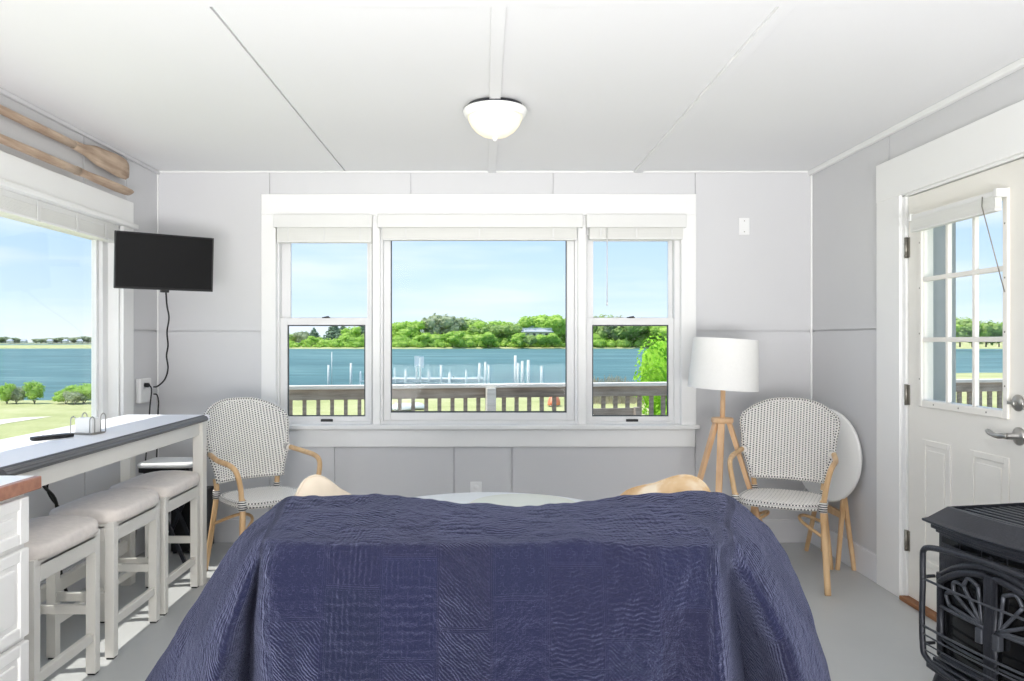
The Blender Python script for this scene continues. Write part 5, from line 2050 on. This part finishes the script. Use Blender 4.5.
# low wooden bench on the deck
bn_ = thing('deck_bench', 'dark wooden bench back on the deck, low in the window near the floor lamp', 'bench', (1.14, 6.95, -0.1), math.atan2(dr.y, dr.x))
for k in range(3):
    MB().box(-0.33, 0.33, 0.17, 0.195, 0.50 + k * 0.1, 0.58 + k * 0.1).build('back_slat', 'deckwood', bn_, bevel=0.003)
for k in range(4):
    MB().box(-0.33, 0.33, -0.25 + k * 0.1, -0.165 + k * 0.1, 0.42, 0.445).build('seat_slat', 'deckwood', bn_, bevel=0.003)
for s in (-1, 1):
    MB().box(s * 0.30 - 0.025, s * 0.30 + 0.025, -0.24, -0.19, 0, 0.42).build('leg', 'deckwood', bn_, bevel=0.003)
    MB().box(s * 0.30 - 0.025, s * 0.30 + 0.025, 0.12, 0.17, 0, 0.79).build('leg', 'deckwood', bn_, bevel=0.003)

# ------------------------------------------------------------------ dock and pilings
dk = thing('floating_dock', 'long pale floating dock on the water beyond the railing', 'dock', at(436, 342, 64))
dk.location.z = WZ
MB().box(-3.7, 3.9, -0.9, 0.9, 0.15, 0.42).build('float', 'dockwood', dk, bevel=0.03)
MB().box(-3.75, 3.95, -0.95, 0.95, 0.42, 0.50).build('deck_boards', 'dockwood', dk, bevel=0.01)
for x in (-2.5, -0.5, 1.5, 3.5):
    MB().lathe([(0.05, 0), (0.05, 0.15), (0.09, 0.18), (0.09, 0.22)], 12, (x, -0.7, 0.5)).build('bollard', 'piling', dk)

PG = 'wooden pilings standing in the water'


def piling(px_, yt, d, r, label):
    top = at(px_, yt, d)
    t = tag(MB().tube([(0, 0, 0), (0.0, 0, (top.z - WZ + 0.5) * 0.5), (0.0, 0, top.z - WZ + 0.5)], [r * 1.05, r, r * 0.93], 12).build('dock_piling', 'piling', loc=(top.x, d, WZ - 0.5)),
            label, 'piling', PG)
    return t


pil = [
    (328.5, 365, 58, .085, 'shorter white piling left of two, in the window nearest the television'),
    (351, 363, 58, .095, 'thicker white piling right of two, in the window nearest the television'),
    (395, 368, 58, .04, 'thin piling at the far left of the middle window'),
    (405.5, 370, 58, .09, 'short piling just left of the white sign boards'),
    (428.5, 370, 58, .07, 'short piling just right of the white sign boards'),
    (441, 365, 58, .09, 'taller piling standing alone right of the sign boards'),
    (449.5, 372.5, 56, .10, 'stubby piling right of the lone taller one'),
    (466, 370, 57, .07, 'short piling between the stubby one and the cluster at the post'),
    (479.5, 363, 58, .09, 'left piling of the three just left of the railing post'),
    (485.3, 362, 58, .09, 'middle piling of the three just left of the railing post'),
    (488.6, 365, 59, .07, 'right piling of the three just left of the railing post'),
    (515.4, 355.5, 58, .11, 'tallest piling, left of the group right of the railing post'),
    (518, 363, 59, .09, 'piling tucked close behind the tallest one'),
    (522.3, 361, 58, .11, 'second piling right of the tallest one'),
    (528.3, 360, 58, .12, 'thick tall piling right end of the group beyond the railing post'),
    (541.5, 366, 58, .09, 'lone shorter piling at the right of the middle window'),
]
for p in pil:
    piling(*p)
tag(MB().tube([(0, 0, 0), (0, 0, at(331.8, 352, 60).z - WZ)], 0.035, 8).build('mooring_pole', 'piling', loc=(at(331.8, 352, 60).x, 60, WZ)),
    'thin tall pole rising behind the left piling in the window nearest the television', 'pole')
# ladder hoops
ld = thing('dock_ladder', 'pale metal dock ladder with curved handrails at the edge of the first window', 'ladder', at(362.5, 342, 55))
ld.location.z = WZ
for s in (-1, 1):
    MB().tube(catmull([(s * 0.16, 0, -0.4), (s * 0.16, 0, 1.1), (s * 0.16, 0.12, 1.32), (s * 0.16, 0.35, 1.3), (s * 0.16, 0.42, 0.6)], 6), 0.035, 8).build('handrail', 'plastic', ld)
for k in range(3):
    MB().tube([(-0.16, 0, 0.1 + k * 0.3), (0.16, 0, 0.1 + k * 0.3)], 0.025, 8).build('rung', 'plastic', ld)
# sign boards on posts
for (x0, x1, yt, yb, lab, pxp) in ((414.6, 419.6, 356, 366.5, 'white board on a post, left of the pair in the water', 416.5), (420.3, 424, 356.5, 367.5, 'narrower white board on a post, right of the pair in the water', 420.2)):
    d = 57.0 if x0 < 418 else 57.6
    s_ = thing('sign_post', lab, 'sign', at(pxp, 342, d), 0, 'white boards on posts in the water')
    s_.location.z = WZ
    w0, w1 = (x0 - pxp) * d / F, (x1 - pxp) * d / F
    MB().box(w0, w1, -0.11, -0.06, at(0, yb, d).z - WZ, at(0, yt, d).z - WZ).build('board', 'plastic', s_)
    MB().tube([(0, 0, -0.4), (0, 0, at(0, yt + 1, d).z - WZ)], 0.075, 10).build('post', 'piling', s_)


def boat(name, label, cat, loc, rz, L, W, Hh, mat, over, group=None):
    """small hull; over=True lies upside down"""
    mb = MB()
    n, k = 14, 10
    vs, fs = [], []
    for i in range(n + 1):
        t = i / n * 2 - 1
        w = W / 2 * max(0.02, (1 - abs(t) ** 2.4))
        for j in range(k + 1):
            a = PI * j / k
            vs.append((t * L / 2, -math.cos(a) * w, (math.sin(a) * Hh * max(0.15, 1 - abs(t) ** 3)) * (1 if over else -1) + (0 if over else Hh)))
    for i in range(n):
        for j in range(k):
            a = i * (k + 1) + j
            fs.append((a, a + 1, a + k + 2, a + k + 1))
    mb.add(vs, fs, None, True)
    o = empty(name, loc, rz)
    tag(o, label, cat, group)
    h = mb.build('hull', mat, o)
    h.modifiers.new('th', 'SOLIDIFY').thickness = 0.04
    gw = [Vector(vs[i * (k + 1)]) for i in range(n + 1)] + [Vector(vs[i * (k + 1) + k]) for i in reversed(range(n + 1))]
    MB().tube(gw, 0.025, 6, closed=True).build('gunwale', 'hull' if mat != 'hull' else 'gasket', o)
    return o


boat('dinghy', 'grey upturned dinghy on the grass at the left of the middle window', 'boat', gp(402, 31.2) + Vector((0, 0, 0.08)), 0.25, 1.0, 0.5, 0.22, 'hull', True, 'upturned dinghies on the grass')
boat('dinghy', 'second upturned dinghy on the grass, right of the first', 'boat', gp(416, 31.8) + Vector((0, 0, 0.08)), -0.2, 0.85, 0.5, 0.2, 'hull', True, 'upturned dinghies on the grass')
boat('kayak', 'orange kayak on the grass at the right of the middle window', 'kayak', gp(554, 33.5) + Vector((0, 0, 0.08)), 1.2, 0.95, 0.45, 0.4, 'kayak', True)
for o in list(bpy.data.objects):
    if o.type == 'MESH' and len(o.data.vertices) == 0 and not o.children:
        bpy.data.objects.remove(o)
